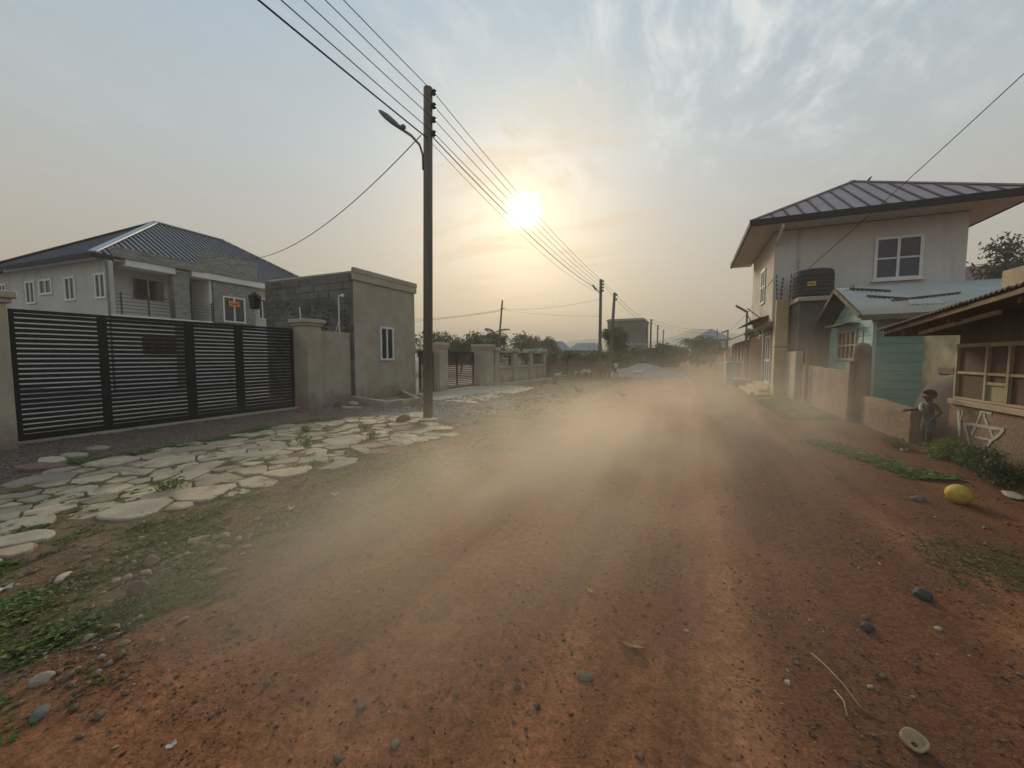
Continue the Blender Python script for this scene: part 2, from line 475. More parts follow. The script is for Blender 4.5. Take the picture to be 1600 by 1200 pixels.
class MB:
    def __init__(self):
        self.v = []
        self.f = []

    def add(self, vs_, fs_):
        n = len(self.v)
        self.v.extend([tuple(map(float, p)) for p in vs_])
        self.f.extend([tuple(i + n for i in q) for q in fs_])
        return self

    def box(self, x0, x1, y0, y1, z0, z1):
        if x0 > x1: x0, x1 = x1, x0
        if y0 > y1: y0, y1 = y1, y0
        if z0 > z1: z0, z1 = z1, z0
        return self.add([(x0, y0, z0), (x1, y0, z0), (x1, y1, z0), (x0, y1, z0), (x0, y0, z1), (x1, y0, z1), (x1, y1, z1), (x0, y1, z1)],
                        [(0, 3, 2, 1), (4, 5, 6, 7), (0, 1, 5, 4), (1, 2, 6, 5), (2, 3, 7, 6), (3, 0, 4, 7)])

    def bar(self, p0, p1, w_, h_=None, up=(0, 0, 1)):
        """box section bar from p0 to p1"""
        h_ = h_ or w_
        p0, p1 = Vector(p0), Vector(p1)
        d = (p1 - p0).normalized()
        u = Vector(up)
        if abs(d.dot(u)) > .95:
            u = Vector((1, 0, 0))
        s = d.cross(u).normalized()
        u = s.cross(d).normalized()
        s, u = s * w_ / 2, u * h_ / 2
        vs_ = [p0 - s - u, p0 + s - u, p0 + s + u, p0 - s + u, p1 - s - u, p1 + s - u, p1 + s + u, p1 - s + u]
        return self.add(vs_, [(0, 1, 2, 3), (7, 6, 5, 4), (0, 4, 5, 1), (1, 5, 6, 2), (2, 6, 7, 3), (3, 7, 4, 0)])

    def tube(self, pts, rad, n=8, caps=True):
        pts = [Vector(p) for p in pts]
        if not hasattr(rad, '__len__'):
            rad = [rad] * len(pts)
        rings = []
        prev = None
        for i, p in enumerate(pts):
            d = (pts[min(i + 1, len(pts) - 1)] - pts[max(i - 1, 0)]).normalized()
            if prev is None:
                a = Vector((0, 0, 1)) if abs(d.z) < .9 else Vector((1, 0, 0))
                s = d.cross(a).normalized()
            else:
                s = (prev - d * prev.dot(d)).normalized()
            prev = s
            t = d.cross(s)
            rings.append([p + (s * math.cos(2 * math.pi * k / n) + t * math.sin(2 * math.pi * k / n)) * rad[i] for k in range(n)])
        vs_ = [q for r in rings for q in r]
        fs_ = []
        for i in range(len(rings) - 1):
            for k in range(n):
                a, b = i * n + k, i * n + (k + 1) % n
                fs_.append((a, b, b + n, a + n))
        if caps:
            fs_.append(tuple(range(n - 1, -1, -1)))
            fs_.append(tuple(len(vs_) - n + k for k in range(n)))
        return self.add(vs_, fs_)

    def lathe(self, c, prof, n=24, a0=0.0):
        """prof: list of (radius, z) about the vertical through c"""
        vs_, fs_ = [], []
        for r, z in prof:
            for k in range(n):
                a = a0 + 2 * math.pi * k / n
                vs_.append((c[0] + r * math.cos(a), c[1] + r * math.sin(a), c[2] + z))
        for i in range(len(prof) - 1):
            for k in range(n):
                a, b = i * n + k, i * n + (k + 1) % n
                fs_.append((a, b, b + n, a + n))
        fs_.append(tuple(range(n - 1, -1, -1)))
        fs_.append(tuple((len(prof) - 1) * n + k for k in range(n)))
        return self.add(vs_, fs_)

    def prism(self, pts, z0, z1):
        n = len(pts)
        vs_ = [(x, y, z0) for x, y in pts] + [(x, y, z1) for x, y in pts]
        fs_ = [tuple(range(n - 1, -1, -1)), tuple(range(n, 2 * n))] + [(i, (i + 1) % n, n + (i + 1) % n, n + i) for i in range(n)]
        return self.add(vs_, fs_)

    def poly(self, pts, thick=0.0, nrm=None):
        """flat polygon, given thickness along its normal"""
        P = [Vector(p) for p in pts]
        if not thick:
            return self.add(P, [tuple(range(len(P)))])
        nr = Vector(nrm) if nrm else (P[1] - P[0]).cross(P[2] - P[0]).normalized()
        n = len(P)
        Q = [p - nr * thick for p in P]
        fs_ = [tuple(range(n)), tuple(range(2 * n - 1, n - 1, -1))] + [(i, n + i, n + (i + 1) % n, (i + 1) % n) for i in range(n)]
        return self.add(P + Q, fs_)

    def build(self, name, material, parent=None, smooth=False, bevel=0.0, seg=1):
        v = np.array(self.v)
        if parent is not None:
            org = ORG.get(parent.name, (0, 0, 0))
            loc = (0, 0, 0)
        else:
            lo, hi = v.min(0), v.max(0)
            org = ((lo[0] + hi[0]) / 2, (lo[1] + hi[1]) / 2, lo[2])
            loc = org
        v = v - np.array(org)
        me = bpy.data.meshes.new(name)
        me.from_pydata([tuple(p) for p in v], [], self.f)
        bm = bmesh.new()
        bm.from_mesh(me)
        bmesh.ops.recalc_face_normals(bm, faces=bm.faces)
        bm.to_mesh(me)
        bm.free()
        me.materials.append(material)
        if smooth:
            me.polygons.foreach_set('use_smooth', [True] * len(me.polygons))
        o = bpy.data.objects.new(name, me)
        o.location = loc
        link(o, parent)
        ORG[o.name] = org
        if bevel:
            bv = o.modifiers.new('bevel', 'BEVEL')
            bv.width = bevel
            bv.segments = seg
            bv.limit_method = 'ANGLE'
        return o


def mesh_np(name, verts, faces_flat, nper, material, smooth=False):
    """mesh object from numpy arrays, all faces with nper corners"""
    me = bpy.data.meshes.new(name)
    nf = len(faces_flat) // nper
    me.vertices.add(len(verts))
    me.vertices.foreach_set('co', np.asarray(verts, np.float32).ravel())
    me.loops.add(nf * nper)
    me.loops.foreach_set('vertex_index', np.asarray(faces_flat, np.int32))
    me.polygons.add(nf)
    me.polygons.foreach_set('loop_start', np.arange(nf, dtype=np.int32) * nper)
    me.polygons.foreach_set('loop_total', np.full(nf, nper, np.int32))
    if smooth:
        me.polygons.foreach_set('use_smooth', np.ones(nf, bool))
    me.update(calc_edges=True)
    me.validate()
    me.materials.append(material)
    return me


def scatter(tv, tf, pos, yaw, scale, tilt=None, squash=None):
    """numpy copies of a template mesh: tv (n,3), tf (m,k); returns verts, flat faces"""
    tv = np.asarray(tv, float)
    tf = np.asarray(tf, int)
    N = len(pos)
    s = np.asarray(scale, float).reshape(N, 1, -1)
    p = tv[None] * s
    if tilt is not None:
        ca, sa = np.cos(tilt)[:, None], np.sin(tilt)[:, None]
        p = np.stack([p[..., 0], p[..., 1] * ca - p[..., 2] * sa, p[..., 1] * sa + p[..., 2] * ca], -1)
    c, s_ = np.cos(yaw)[:, None], np.sin(yaw)[:, None]
    p = np.stack([p[..., 0] * c - p[..., 1] * s_, p[..., 0] * s_ + p[..., 1] * c, p[..., 2]], -1)
    p = p + np.asarray(pos)[:, None, :]
    f = tf[None] + (np.arange(N) * len(tv))[:, None, None]
    return p.reshape(-1, 3), f.reshape(-1), tf.shape[1]


def copy_tree(o, parent=None):
    c = o.copy()
    COL.objects.link(c)
    c.parent = parent
    ORG[c.name] = ORG.get(o.name, (0, 0, 0))
    for ch in list(o.children):
        copy_tree(ch, c)
    return c


def skin(name, verts, edges, radii, material, parent=None, loc=None, sub=2, root=0):
    """continuous body grown from a skeleton"""
    org = ORG.get(parent.name, (0, 0, 0)) if parent is not None else loc
    bm = bmesh.new()
    lay = bm.verts.layers.skin.verify()
    vv = []
    for i, p in enumerate(verts):
        q = bm.verts.new((p[0], p[1], p[2]))
        r = radii[i]
        q[lay].radius = (r, r) if not hasattr(r, '__len__') else r
        q[lay].use_root = (i == root)
        vv.append(q)
    for a, b in edges:
        bm.edges.new((vv[a], vv[b]))
    me = bpy.data.meshes.new(name)
    bm.to_mesh(me)
    bm.free()
    me.materials.append(material)
    o = bpy.data.objects.new(name, me)
    link(o, parent)
    if parent is None and loc is not None:
        o.location = loc
    sk = o.modifiers.new('skin', 'SKIN')
    sk.use_smooth_shade = True
    ss = o.modifiers.new('sub', 'SUBSURF')
    ss.levels = ss.render_levels = sub
    ORG[o.name] = (0, 0, 0)
    return o


def window(parent, axis, plane, out, a0, a1, z0, z1, bar=.06, cols=2, rows=1, frame=FRAME, pane=GLASS, proud=.05, sill=False, name='window'):
    """window on a wall: axis 'x' wall is x = plane and runs along y; axis 'y' wall is y = plane. out = +1/-1 outward"""
    a0, a1 = min(a0, a1), max(a0, a1)

    def bx(m, p0, p1, q0, q1, r0, r1):
        if axis == 'x':
            m.box(plane + out * p0, plane + out * p1, q0, q1, r0, r1)
        else:
            m.box(q0, q1, plane + out * p0, plane + out * p1, r0, r1)
    m = MB()
    bx(m, -.02, proud, a0, a1, z0, z0 + bar)
    bx(m, -.02, proud, a0, a1, z1 - bar, z1)
    bx(m, -.02, proud - .003, a0, a0 + bar, z0 + bar, z1 - bar)
    bx(m, -.02, proud - .003, a1 - bar, a1, z0 + bar, z1 - bar)
    iw = (a1 - a0 - 2 * bar) / cols
    ih = (z1 - z0 - 2 * bar) / rows
    hb = bar * .45
    for c in range(1, cols):
        cx = a0 + bar + iw * c
        bx(m, -.02, proud - .006, cx - hb, cx + hb, z0 + bar, z1 - bar)
    for r in range(1, rows):
        cz = z0 + bar + ih * r
        bx(m, -.02, proud - .009, a0 + bar, a1 - bar, cz - hb * .7, cz + hb * .7)
    if sill:
        bx(m, -.02, proud + .06, a0 - .05, a1 + .05, z0 - .06, z0 - .003)
    fr_ = m.build(name, frame, parent)
    for c in range(cols):
        m = MB()
        bx(m, -.015, .012 + .006 * (c % 2), a0 + bar + iw * c, a0 + bar + iw * (c + 1), z0 + bar * .8, z1 - bar * .8)
        m.build('pane', pane, fr_)
    return fr_


def rock_mesh(name, seed, sx, sy, sz, material, rough=.22, sub=2, flat=.0):
    rnd = np.random.default_rng(seed)
    bm = bmesh.new()
    bmesh.ops.create_icosphere(bm, subdivisions=sub, radius=1)
    ax = rnd.normal(size=(9, 3))
    ax /= np.linalg.norm(ax, axis=1)[:, None]
    dd = rnd.uniform(.62, .95, 9)
    for v in bm.verts:
        p = np.array(v.co)
        for a, d in zip(ax, dd):
            k = p @ a
            if k > d:
                p = p - a * (k - d) * .9
        p = p * (1 + rough * (rnd.random() - .5) * .5)
        v.co = (p[0] * sx, p[1] * sy, max(p[2], -.55) * sz)
    me = bpy.data.meshes.new(name)
    bm.to_mesh(me)
    bm.free()
    me.materials.append(material)
    return me


def rock(name, label, cat, x, y, size, material, seed, yaw=0.0, sink=.3, group=None, sub=2):
    sx, sy, sz = size
    me = rock_mesh(name, seed, sx / 2, sy / 2, sz / 2, material, sub=sub)
    o = bpy.data.objects.new(name, me)
    o.location = (x, y, gz(x, y) + sz * (.28 - sink * .3))
    o.rotation_euler = (0, 0, yaw)
    link(o)
    tag(o, label, cat, group)
    return o


# ================================================================== THE GROUND
def axis_lines(lo, hi, f0, f1, step, grow):
    a = list(np.arange(f0, f1 + 1e-6, step))
    s = step
    while a[-1] < hi:
        s *= grow
        a.append(min(a[-1] + s, hi))
    s = step
    while a[0] > lo:
        s *= grow
        a.insert(0, max(a[0] - s, lo))
    return np.array(a)


PAVE = [(-6.7, .9), (-7.0, 1.64), (-7.7, 2.39), (-7.82, 3.01), (-7.9, 3.84), (-8.1, 4.82), (-8.15, 5.96), (-7.5, 7.4), (-6.6, 8.4), (-5.75, 8.1),
        (-4.3, 6.6), (-4.15, 6.0), (-4.45, 5.45), (-4.85, 4.6), (-4.5, 3.9), (-4.7, 3.3), (-4.55, 2.8), (-4.62, 2.2), (-5.1, 1.9), (-5.3, 1.5), (-4.6, 1.25), (-4.5, .9)]


def in_poly(x, y, poly):
    x = np.asarray(x, float)
    y = np.asarray(y, float)
    ins = np.zeros(x.shape, bool)
    n = len(poly)
    for i in range(n):
        (x0, y0), (x1, y1) = poly[i], poly[(i + 1) % n]
        c = ((y0 > y) != (y1 > y)) & (x < (x1 - x0) * (y - y0) / (y1 - y0 + 1e-12) + x0)
        ins ^= c
    return ins


def zone_grass(x, y):
    n = fbm(x / .9, y / 1.1, 4, 51)
    n2 = fbm(x / .25, y / .3, 3, 57)
    left = sstep(-2.1, -3.2, x) * sstep(-8.6, -7.9, x) * sstep(.2, .6, y)
    edge = np.exp(-((x + 3.75 - .25 * np.sin(y * .7)) / .85) ** 2) * sstep(14, 6, y)
    a = left * np.clip(.35 + 1.1 * edge, 0, 1.2) * sstep(.42, .60, n * .6 + n2 * .4 + edge * .06)
    far = sstep(-3.2, -4.2, x) * sstep(-8, -6.5, x) * sstep(9, 12, y) * sstep(.46, .62, n * .7 + n2 * .3) * .7
    far2 = np.exp(-((x + 4.2) / 1.6) ** 2) * sstep(15, 20, y) * sstep(40, 30, y) * .5
    rstrip = np.exp(-((x - 2.75 - .1 * np.sin(y)) / .42) ** 2) * sstep(8.2, 9, y) * sstep(19, 17, y) * sstep(.36, .55, n)
    rbit = np.exp(-((x - 2.15) / .5) ** 2 - ((y - 4.05) / .5) ** 2) * .8
    return np.clip(a + far + far2 + rstrip + rbit, 0, 1)


xs = axis_lines(-900, 900, -9.0, 4.4, .055, 1.16)
ys = axis_lines(-60, 1500, .3, 9.0, .055, 1.10)
GX, GY = np.meshgrid(xs, ys)
GZ = ground_z(GX, GY)
GZ = np.where(np.hypot(GX, GY) > 120, 0, GZ)
nx, ny = len(xs), len(ys)
gv = np.stack([GX.ravel(), GY.ravel(), GZ.ravel()], 1)
ii = np.arange(ny * nx).reshape(ny, nx)
gf = np.stack([ii[:-1, :-1], ii[:-1, 1:], ii[1:, 1:], ii[1:, :-1]], -1).reshape(-1)

GROUNDM = bpy.data.materials.new('red_dirt_ground')
GROUNDM.use_nodes = True
t = GROUNDM.node_tree
t.nodes.clear()
b = NB(t)
gpos = b.node('ShaderNodeNewGeometry').outputs['Position']


def attr(nm):
    a = b.node('ShaderNodeAttribute')
    a.attribute_name = nm
    return a.outputs['Fac']


n_big = b.noise(gpos, .55, 5, .6)
n_mid = b.noise(gpos, 3.2, 6, .65)
n_fin = b.noise(gpos, 22.0, 6, .7)
n_spk = b.noise(gpos, 70.0, 3, .6)
red = b.mix(b.maprange(n_mid, .3, .7), (0.405, 0.155, 0.066), (0.47, 0.200, 0.094))
red = b.mix(b.maprange(n_big, .35, .7), red, (0.33, 0.138, 0.066))
dark = b.mix(b.maprange(n_mid, .3, .7), (0.185, 0.074, 0.039), (0.118, 0.050, 0.030))
col = b.mix(b.math('MULTIPLY', attr('damp'), b.maprange(n_fin, .30, .62)), red, dark)
verge = b.mix(b.maprange(n_mid, .3, .7), (0.205, 0.135, 0.082), (0.285, 0.185, 0.112))
track = b.mix(b.maprange(n_big, .3, .7), (0.50, 0.225, 0.110), (0.45, 0.190, 0.088))
col = b.mix(b.math('MULTIPLY', attr('track'), .9), col, track)
n_lane = b.noise(b.mapping(gpos, scale=(4.2, .22, 1)), 1.0, 4, .6)
col = b.mix(1.0, col, b.ramp(n_lane, [(.32, .70), (.5, 1.0), (.68, 1.12)]), 'MULTIPLY')
col = b.mix(attr('verge'), col, verge)
gravel = b.mix(b.maprange(n_spk, .35, .65), (0.20, 0.19, 0.18), (0.34, 0.33, 0.315))
col = b.mix(attr('gravel'), col, gravel)
redgrav = b.mix(b.maprange(n_spk, .35, .65), (0.145, 0.10, 0.08), (0.28, 0.215, 0.175))
col = b.mix(attr('redgravel'), col, redgrav)
grs = b.mix(b.maprange(n_fin, .3, .7), (0.070, 0.075, 0.028), (0.115, 0.115, 0.045))
col = b.mix(b.math('MULTIPLY', attr('grass'), .45), col, grs)
yard = b.mix(b.maprange(n_spk, .35, .65), (0.19, 0.185, 0.178), (0.31, 0.305, 0.295))
col = b.mix(attr('yard'), col, yard)
col = b.mix(1.0, col, b.ramp(n_fin, [(.3, .48), (.7, 1.18)]), 'MULTIPLY')
col = b.mix(1.0, col, b.ramp(n_spk, [(.3, .62), (.7, 1.14)]), 'MULTIPLY')
bs = b.node('ShaderNodeBsdfPrincipled')
b.put(bs.inputs['Base Color'], col)
bs.inputs['Roughness'].default_value = .96
bs.inputs['Specular IOR Level'].default_value = .15
bp = b.node('ShaderNodeBump')
b.put(bp.inputs['Strength'], b.math('SUBTRACT', 1.0, b.math('MULTIPLY', attr('track'), .65)))
bp.inputs['Distance'].default_value = .03
b.put(bp.inputs['Height'], b.math('ADD', n_fin, b.math('MULTIPLY', n_spk, .45)))
t.links.new(bp.outputs[0], bs.inputs['Normal'])
go = b.node('ShaderNodeOutputMaterial')
t.links.new(bs.outputs[0], go.inputs[0])

gme = mesh_np('ground', gv, gf, 4, GROUNDM, smooth=True)
gx, gy = gv[:, 0], gv[:, 1]
nz = fbm(gx / .8, gy / 1.6, 4, 71)
nz2 = fbm(gx / .35, gy / .9, 4, 77)
damp = np.clip(sstep(.30, .85, gx + (nz - .5) * 1.1) * sstep(4.6, 3.4, gx) + .35 * sstep(.52, .68, nz2) * sstep(-2, -.5, gx), 0, 1)
for cx, wd in ((1.72, .18), (2.75, .18)):
    damp = damp * (1 - .85 * np.exp(-((gx - cx - .15 * np.sin(gy * .5)) / wd) ** 2) * sstep(.30, .5, nz2))
damp = damp * (1 - .5 * sstep(14, 24, gy))
verge_a = sstep(-2.0, -3.1, gx + (nz - .5) * 1.3) * (1 - .75 * sstep(.50, .62, nz2) * sstep(-5, -3.5, gx))
grav = sstep(-4.4, -5.6, gx + (nz - .5)) * sstep(-10.6, -9.8, gx) * sstep(6.8, 8.2, gy + (nz2 - .5) * 1.4 + .35 * (gx + 8)) * sstep(15, 12, gy + gx * .2)
redg = sstep(-7.2, -7.9, gx + (nz2 - .5) * .5) * sstep(-11.6, -10.6, gx) * sstep(9.5, 7.6, gy + (nz - .5))
yard_a = (gx < -11.0) & (gx > -60) & (gy > -40) & (gy < 24)
trk = np.zeros_like(gx)
for cx, wd, am in ((.12, .17, 1.0), (-1.25, .26, .8), (1.72, .14, .40), (-.55, .10, .45), (-2.0, .14, .3)):
    trk = np.maximum(trk, am * np.exp(-((gx - cx - .12 * np.sin(gy * .35 + cx) - .06 * (nz - .5)) / wd) ** 2) * (.35 + .65 * sstep(.32, .55, nz2)))
for nm, a in (('damp', damp), ('track', trk), ('verge', verge_a), ('gravel', np.clip(grav, 0, 1)), ('redgravel', redg), ('grass', zone_grass(gx, gy)), ('yard', yard_a.astype(float))):
    at = gme.attributes.new(nm, 'FLOAT', 'POINT')
    at.data.foreach_set('value', a.astype(np.float32))
ground = bpy.data.objects.new('ground', gme)
link(ground)
tag(ground, kind='structure')

# hills at the end of the street
for i, (px, ridge) in enumerate((('far', [(-420, 18), (-300, 24), (-200, 20), (-130, 28), (-95, 22), (-57, 24), (-27, 27), (-8, 36), (5, 40), (16, 39), (40, 33), (75, 30), (130, 34), (220, 26), (330, 18)]),
                                 ('near', [(-330, 6), (-190, 14), (-120, 19), (-75, 12), (-25, 14), (20, 16), (70, 14), (150, 12), (260, 8)]))):
    yb = 545 if i == 0 else 430
    m = MB()
    X = np.linspace(ridge[0][0], ridge[-1][0], 90)
    Hh = np.interp(X, [r[0] for r in ridge], [r[1] for r in ridge]) * (1 if i == 0 else .8)
    Hh = Hh + 5 * (fbm(X / 25, X * 0 + i * 9, 4, 5) - .5)
    rows = [(0, 0.0), (25, .35), (60, .75), (95, 1.0), (150, .8), (240, .0)]
    vv, ff = [], []
    for dy, k in rows:
        for j, xx in enumerate(X):
            vv.append((xx, yb + dy - 70, max(Hh[j], 0) * k - .5 + (3 * (vnoise(xx / 12, dy / 12.0, 8 + i) - .5) if 0 < k else 0)))
    for r in range(len(rows) - 1):
        for j in range(len(X) - 1):
            a = r * len(X) + j
            ff.append((a, a + 1, a + 1 + len(X), a + len(X)))
    m.add(vv, ff)
    tag(m.build('hills', HILLM, smooth=True), kind='structure')

# ================================================================== CRAZY PAVING
pave = bpy.data.objects.new('stone_path', None)
link(pave)
tag(pave, 'crazy paving of flat irregular tan stones along the left verge', None, None, 'structure')
ORG[pave.name] = (0, 0, 0)
rs = np.random.default_rng(5)
pts = [(-4.97, 1.22, .15), (-5.75, 1.62, .17), (-4.95, 2.0, .25), (-4.85, 2.55, .24), (-4.72, 3.45, .22), (-4.45, 3.95, .21)]
NFIX = len(pts)
while len(pts) < 290:
    ok = False
    for _ in range(400):
        p = (rs.uniform(-8.3, -4.1), rs.uniform(.9, 8.5))
        r = rs.choice([.12, .17, .23, .29, .36], p=[.22, .26, .26, .18, .08]) * (.72 + .06 * p[1])
        if len(pts) < 1 or not in_poly(np.array([p[0]]), np.array([p[1]]), PAVE)[0]:
            continue
        if all((p[0] - q[0]) ** 2 + (p[1] - q[1]) ** 2 > ((r + q[2]) * .80) ** 2 for q in pts):
            ok = True
            break
    if not ok:
        break
    pts.append((p[0], p[1], r))


def clip_half(poly, px, py, nxn, nyn):
    out = []
    n = len(poly)
    for i in range(n):
        a, c = poly[i], poly[(i + 1) % n]
        da = (a[0] - px) * nxn + (a[1] - py) * nyn
        dc = (c[0] - px) * nxn + (c[1] - py) * nyn
        if da <= 0:
            out.append(a)
        if (da < 0 < dc) or (dc < 0 < da):
            k = da / (da - dc)
            out.append((a[0] + (c[0] - a[0]) * k, a[1] + (c[1] - a[1]) * k))
    return out


for i, (x, y, r) in enumerate(pts):
    n = 22
    rr = r * 1.30
    ecc = rs.uniform(.85, 1.15)
    ang = rs.uniform(0, 6.3)
    poly = []
    for k in range(n):
        a = 2 * math.pi * k / n
        rk = rr * (1 + .07 * math.sin(3 * a + ang) + .04 * math.sin(7 * a + 2 * ang) + rs.uniform(-.045, .045)) * (ecc if k % 2 else ecc * .99)
        poly.append((x + rk * math.cos(a), y + rk * math.sin(a)))
    for j, (x2, y2, r2) in enumerate(pts):
        d = math.hypot(x2 - x, y2 - y)
        if j == i or d > 2.6 * (r + r2):
            continue
        ux, uy = (x2 - x) / d, (y2 - y) / d
        k = d * r / (r + r2) - rs.uniform(.006, .018)
        ta = rs.uniform(-.12, .12)
        poly = clip_half(poly, x + ux * k, y + uy * k, ux * math.cos(ta) - uy * math.sin(ta), ux * math.sin(ta) + uy * math.cos(ta))
        if len(poly) < 3:
            break
    if len(poly) < 3:
        continue
    zt = gz(x, y) + rs.uniform(-.004, .020)
    tx, ty = rs.normal(0, .025), rs.normal(0, .025)
    nP = len(poly)
    top = [(px, py, zt + (px - x) * tx + (py - y) * ty) for px, py in poly]
    inn = [(x + (px - x) * .955, y + (py - y) * .955, zt + .008 + (px - x) * tx + (py - y) * ty + rs.uniform(-.003, .003)) for px, py in poly]
    bot = [(px, py, zt - .12) for px, py in poly]
    m = MB()
    vv = bot + top + inn
    ff = [tuple(range(2 * nP, 3 * nP))]
    for k in range(nP):
        k2 = (k + 1) % nP
        ff += [(k, k2, nP + k2, nP + k), (nP + k, nP + k2, 2 * nP + k2, 2 * nP + k)]
    m.add(vv, ff)
    mt = STONE
    if rs.random() < .30:
        mt = STONE_G
    if i == 31:
        mt = STONE_R
    m.build('paving_stone', mt, pave)

# concrete apron before the second gate, in two slabs
ap = bpy.data.objects.new('concrete_apron', None)
link(ap)
tag(ap, 'pale cast concrete apron in front of the second gate', None, None, 'structure')
ORG[ap.name] = (0, 0, 0)
m = MB().prism([(-9.78, 12.9), (-8.3, 11.35), (-7.85, 11.45), (-7.9, 18.8), (-9.4, 18.9), (-9.78, 17.5)], -.1, .075)
m.build('concrete_slab', SLAB, ap, bevel=.012)
m = MB().prism([(-7.82, 11.46), (-6.3, 11.2), (-6.75, 18.0), (-7.87, 18.7)], -.1, .062)
m.build('concrete_slab', SLAB, ap, bevel=.012)

# ================================================================== LEFT SIDE: BIG GATE AND ITS PILLARS
def slat_gate(name, label, x, y0, y1, z0, z1, posts, nsl, slat_h, thick=.04, group=None, solid_above=None):
    """sliding gate in the plane x, running along y; posts = list of (y0, y1)"""
    g_ = thing(name, label, 'gate', (x, (y0 + y1) / 2, 0), group=group)
    m = MB()
    m.box(x - .03, x + .03, y0, y1, z0, z0 + .11)
    m.box(x - .03, x + .03, y0, y1, z1 - .06, z1)
    m.build('frame_rail', BLACK, g_, bevel=.004)
    edges = [(y0, y0 + .07)] + posts + [(y1 - .07, y1)]
    for a, c in edges:
        m = MB().box(x - .036, x + .036, a, c, z0 + .112, z1 - .062)
        m.build('post', BLACK, g_, bevel=.004)
    sp = (z1 - .06 - z0 - .11) / nsl
    for i in range(len(edges) - 1):
        a, c = edges[i][1], edges[i + 1][0]
        me = None
        for k in range(nsl):
            zc = z0 + .11 + sp * (k + .5)
            h_ = slat_h if not (solid_above and zc > solid_above) else sp * .92
            if me is None or (solid_above and zc > solid_above):
                o = MB().box(x - thick / 2, x + thick / 2, a + .002, c - .002, -h_ / 2, h_ / 2).build('slat', BLACK, g_)
                me = o.data
                if solid_above and zc > solid_above:
                    me = None
            else:
                o = bpy.data.objects.new('slat', me)
                link(o, g_)
            o.location = (random.uniform(-.003, .003), 0, zc)
    return g_


slat_gate('metal_gate', 'wide black slatted sliding gate in front of the villa', -10.9, 2.80, 8.26, .05, 2.40,
          [(3.96, 4.09), (5.47, 5.65), (6.60, 6.79)], 24, .064)
m = MB().box(-11.05, -10.72, 2.75, 8.3, -.1, .045)
tag(m.build('gate_sill', SLAB, bevel=.01), 'low concrete track sill under the wide black gate', 'sill')


def pillar(label, x0, x1, y0, y1, h, material=CONCRETE, cap=.10, cap_h=.2, group='gate pillars', z0=-.15, two=True):
    cx, cy_ = (x0 + x1) / 2, (y0 + y1) / 2
    g_ = thing('gate_pillar', label, 'pillar', (cx, cy_, 0), group=group)
    MB().box(x0, x1, y0, y1, z0, h).build('shaft', material, g_, bevel=.02, seg=2)
    c1 = MB().box(x0 - cap * .5, x1 + cap * .5, y0 - cap * .5, y1 + cap * .5, h, h + cap_h * .38).build('cap', material, g_, bevel=.012)
    if two:
        MB().box(x0 - cap, x1 + cap, y0 - cap, y1 + cap, h + cap_h * .38, h + cap_h).build('cap_slab', material, c1, bevel=.02)
    return g_


pillar('concrete gate pillar at the far left picture edge beside the wide gate', -11.0, -10.30, 2.02, 2.66, 2.44)
pillar('concrete gate pillar between the wide black gate and the block guard house', -10.88, -10.30, 8.28, 8.80, 2.48)
m = MB().box(-10.72, -10.42, 8.80, 10.05, -.15, 2.36)
tag(m.build('boundary_wall', CONCRETE, bevel=.02), 'short plastered boundary wall joining gate pillar and guard house', 'wall')

# ------------------------------------------------------------------ guard house
gh = thing('guard_house', 'small flat-roofed guard house with bare block side and plastered street front', 'building', (-12.48, 11.7, 0))
MB().box(-14.65, -10.30, 10.10, 13.35, -.15, 4.36).build('wall', CONCRETE, gh, bevel=.02, seg=2)
MB().box(-14.66, -10.31, 10.06, 10.098, -.1, 4.35).build('mortar_bed', MORTAR, gh)
bw, bh, jt = .455, .222, .014
proto_block = {}
rb = random.Random(4)
zc = .05
row = 0
while zc + bh < 4.46:
    xx = -14.65 + (0 if row % 2 else -.23)
    while xx < -10.33:
        a, c = max(xx, -14.65), min(xx + bw, -10.305)
        if c - a > .06:
            key = round(c - a, 3)
            if key not in proto_block:
                o = MB().box(-key / 2, key / 2, -.035, .03, 0, bh).build('block', BLOCK, gh, bevel=.008)
                proto_block[key] = o
                o.data.transform(Matrix.Translation(Vector(ORG[gh.name])))
            else:
                o = proto_block[key].copy()
                COL.objects.link(o)
            o.location = ((a + c) / 2 + 12.48, 10.075 - 11.7 + rb.uniform(-.012, .012), zc + rb.uniform(-.004, .004))
        xx += bw + jt
    zc += bh + jt
    row += 1
MB().box(-14.6, -10.32, 10.14, 13.33, 4.362, 4.44).build('roof_edge', CONCRETE, gh, bevel=.02)
c1 = MB().box(-10.31, -10.235, 10.04, 13.42, 4.12, 4.50).build('coping_band', CONCRETE2, gh, bevel=.015)
MB().box(-10.30, -10.215, 10.04, 13.43, 4.36, 4.53).build('coping_lip', CONCRETE2, c1, bevel=.015)
window(gh, 'x', -10.30, 1, 11.29, 12.00, 1.43, 2.66, bar=.07, cols=2, proud=.06)

# low planter kerb before the guard house
pl = thing('planter_kerb', 'low open concrete planter kerb at the foot of the guard house', 'planter', (-9, 10.4, 0))
A, B_, C_, D_ = (-10.28, 9.86), (-8.12, 9.12), (-7.78, 10.35), (-10.26, 12.5)
for p, q in ((A, B_), (B_, C_), (C_, D_)):
    ang = math.atan2(q[1] - p[1], q[0] - p[0])
    L = math.hypot(q[0] - p[0], q[1] - p[1])
    c, s = math.cos(ang), math.sin(ang)
    cor = [(0.002, 0), (L - .004, 0), (L - .004, .13), (0.002, .13)]
    MB().prism([(p[0] + u * c - v * s, p[1] + u * s + v * c) for u, v in cor], -.1, .25).build('kerb', CONCRETE2, pl, bevel=.012)
MB().prism([(-10.2, 9.95), (-8.2, 9.25), (-7.95, 10.3), (-10.2, 12.2)], -.05, .06).build('soil', MUD, pl)


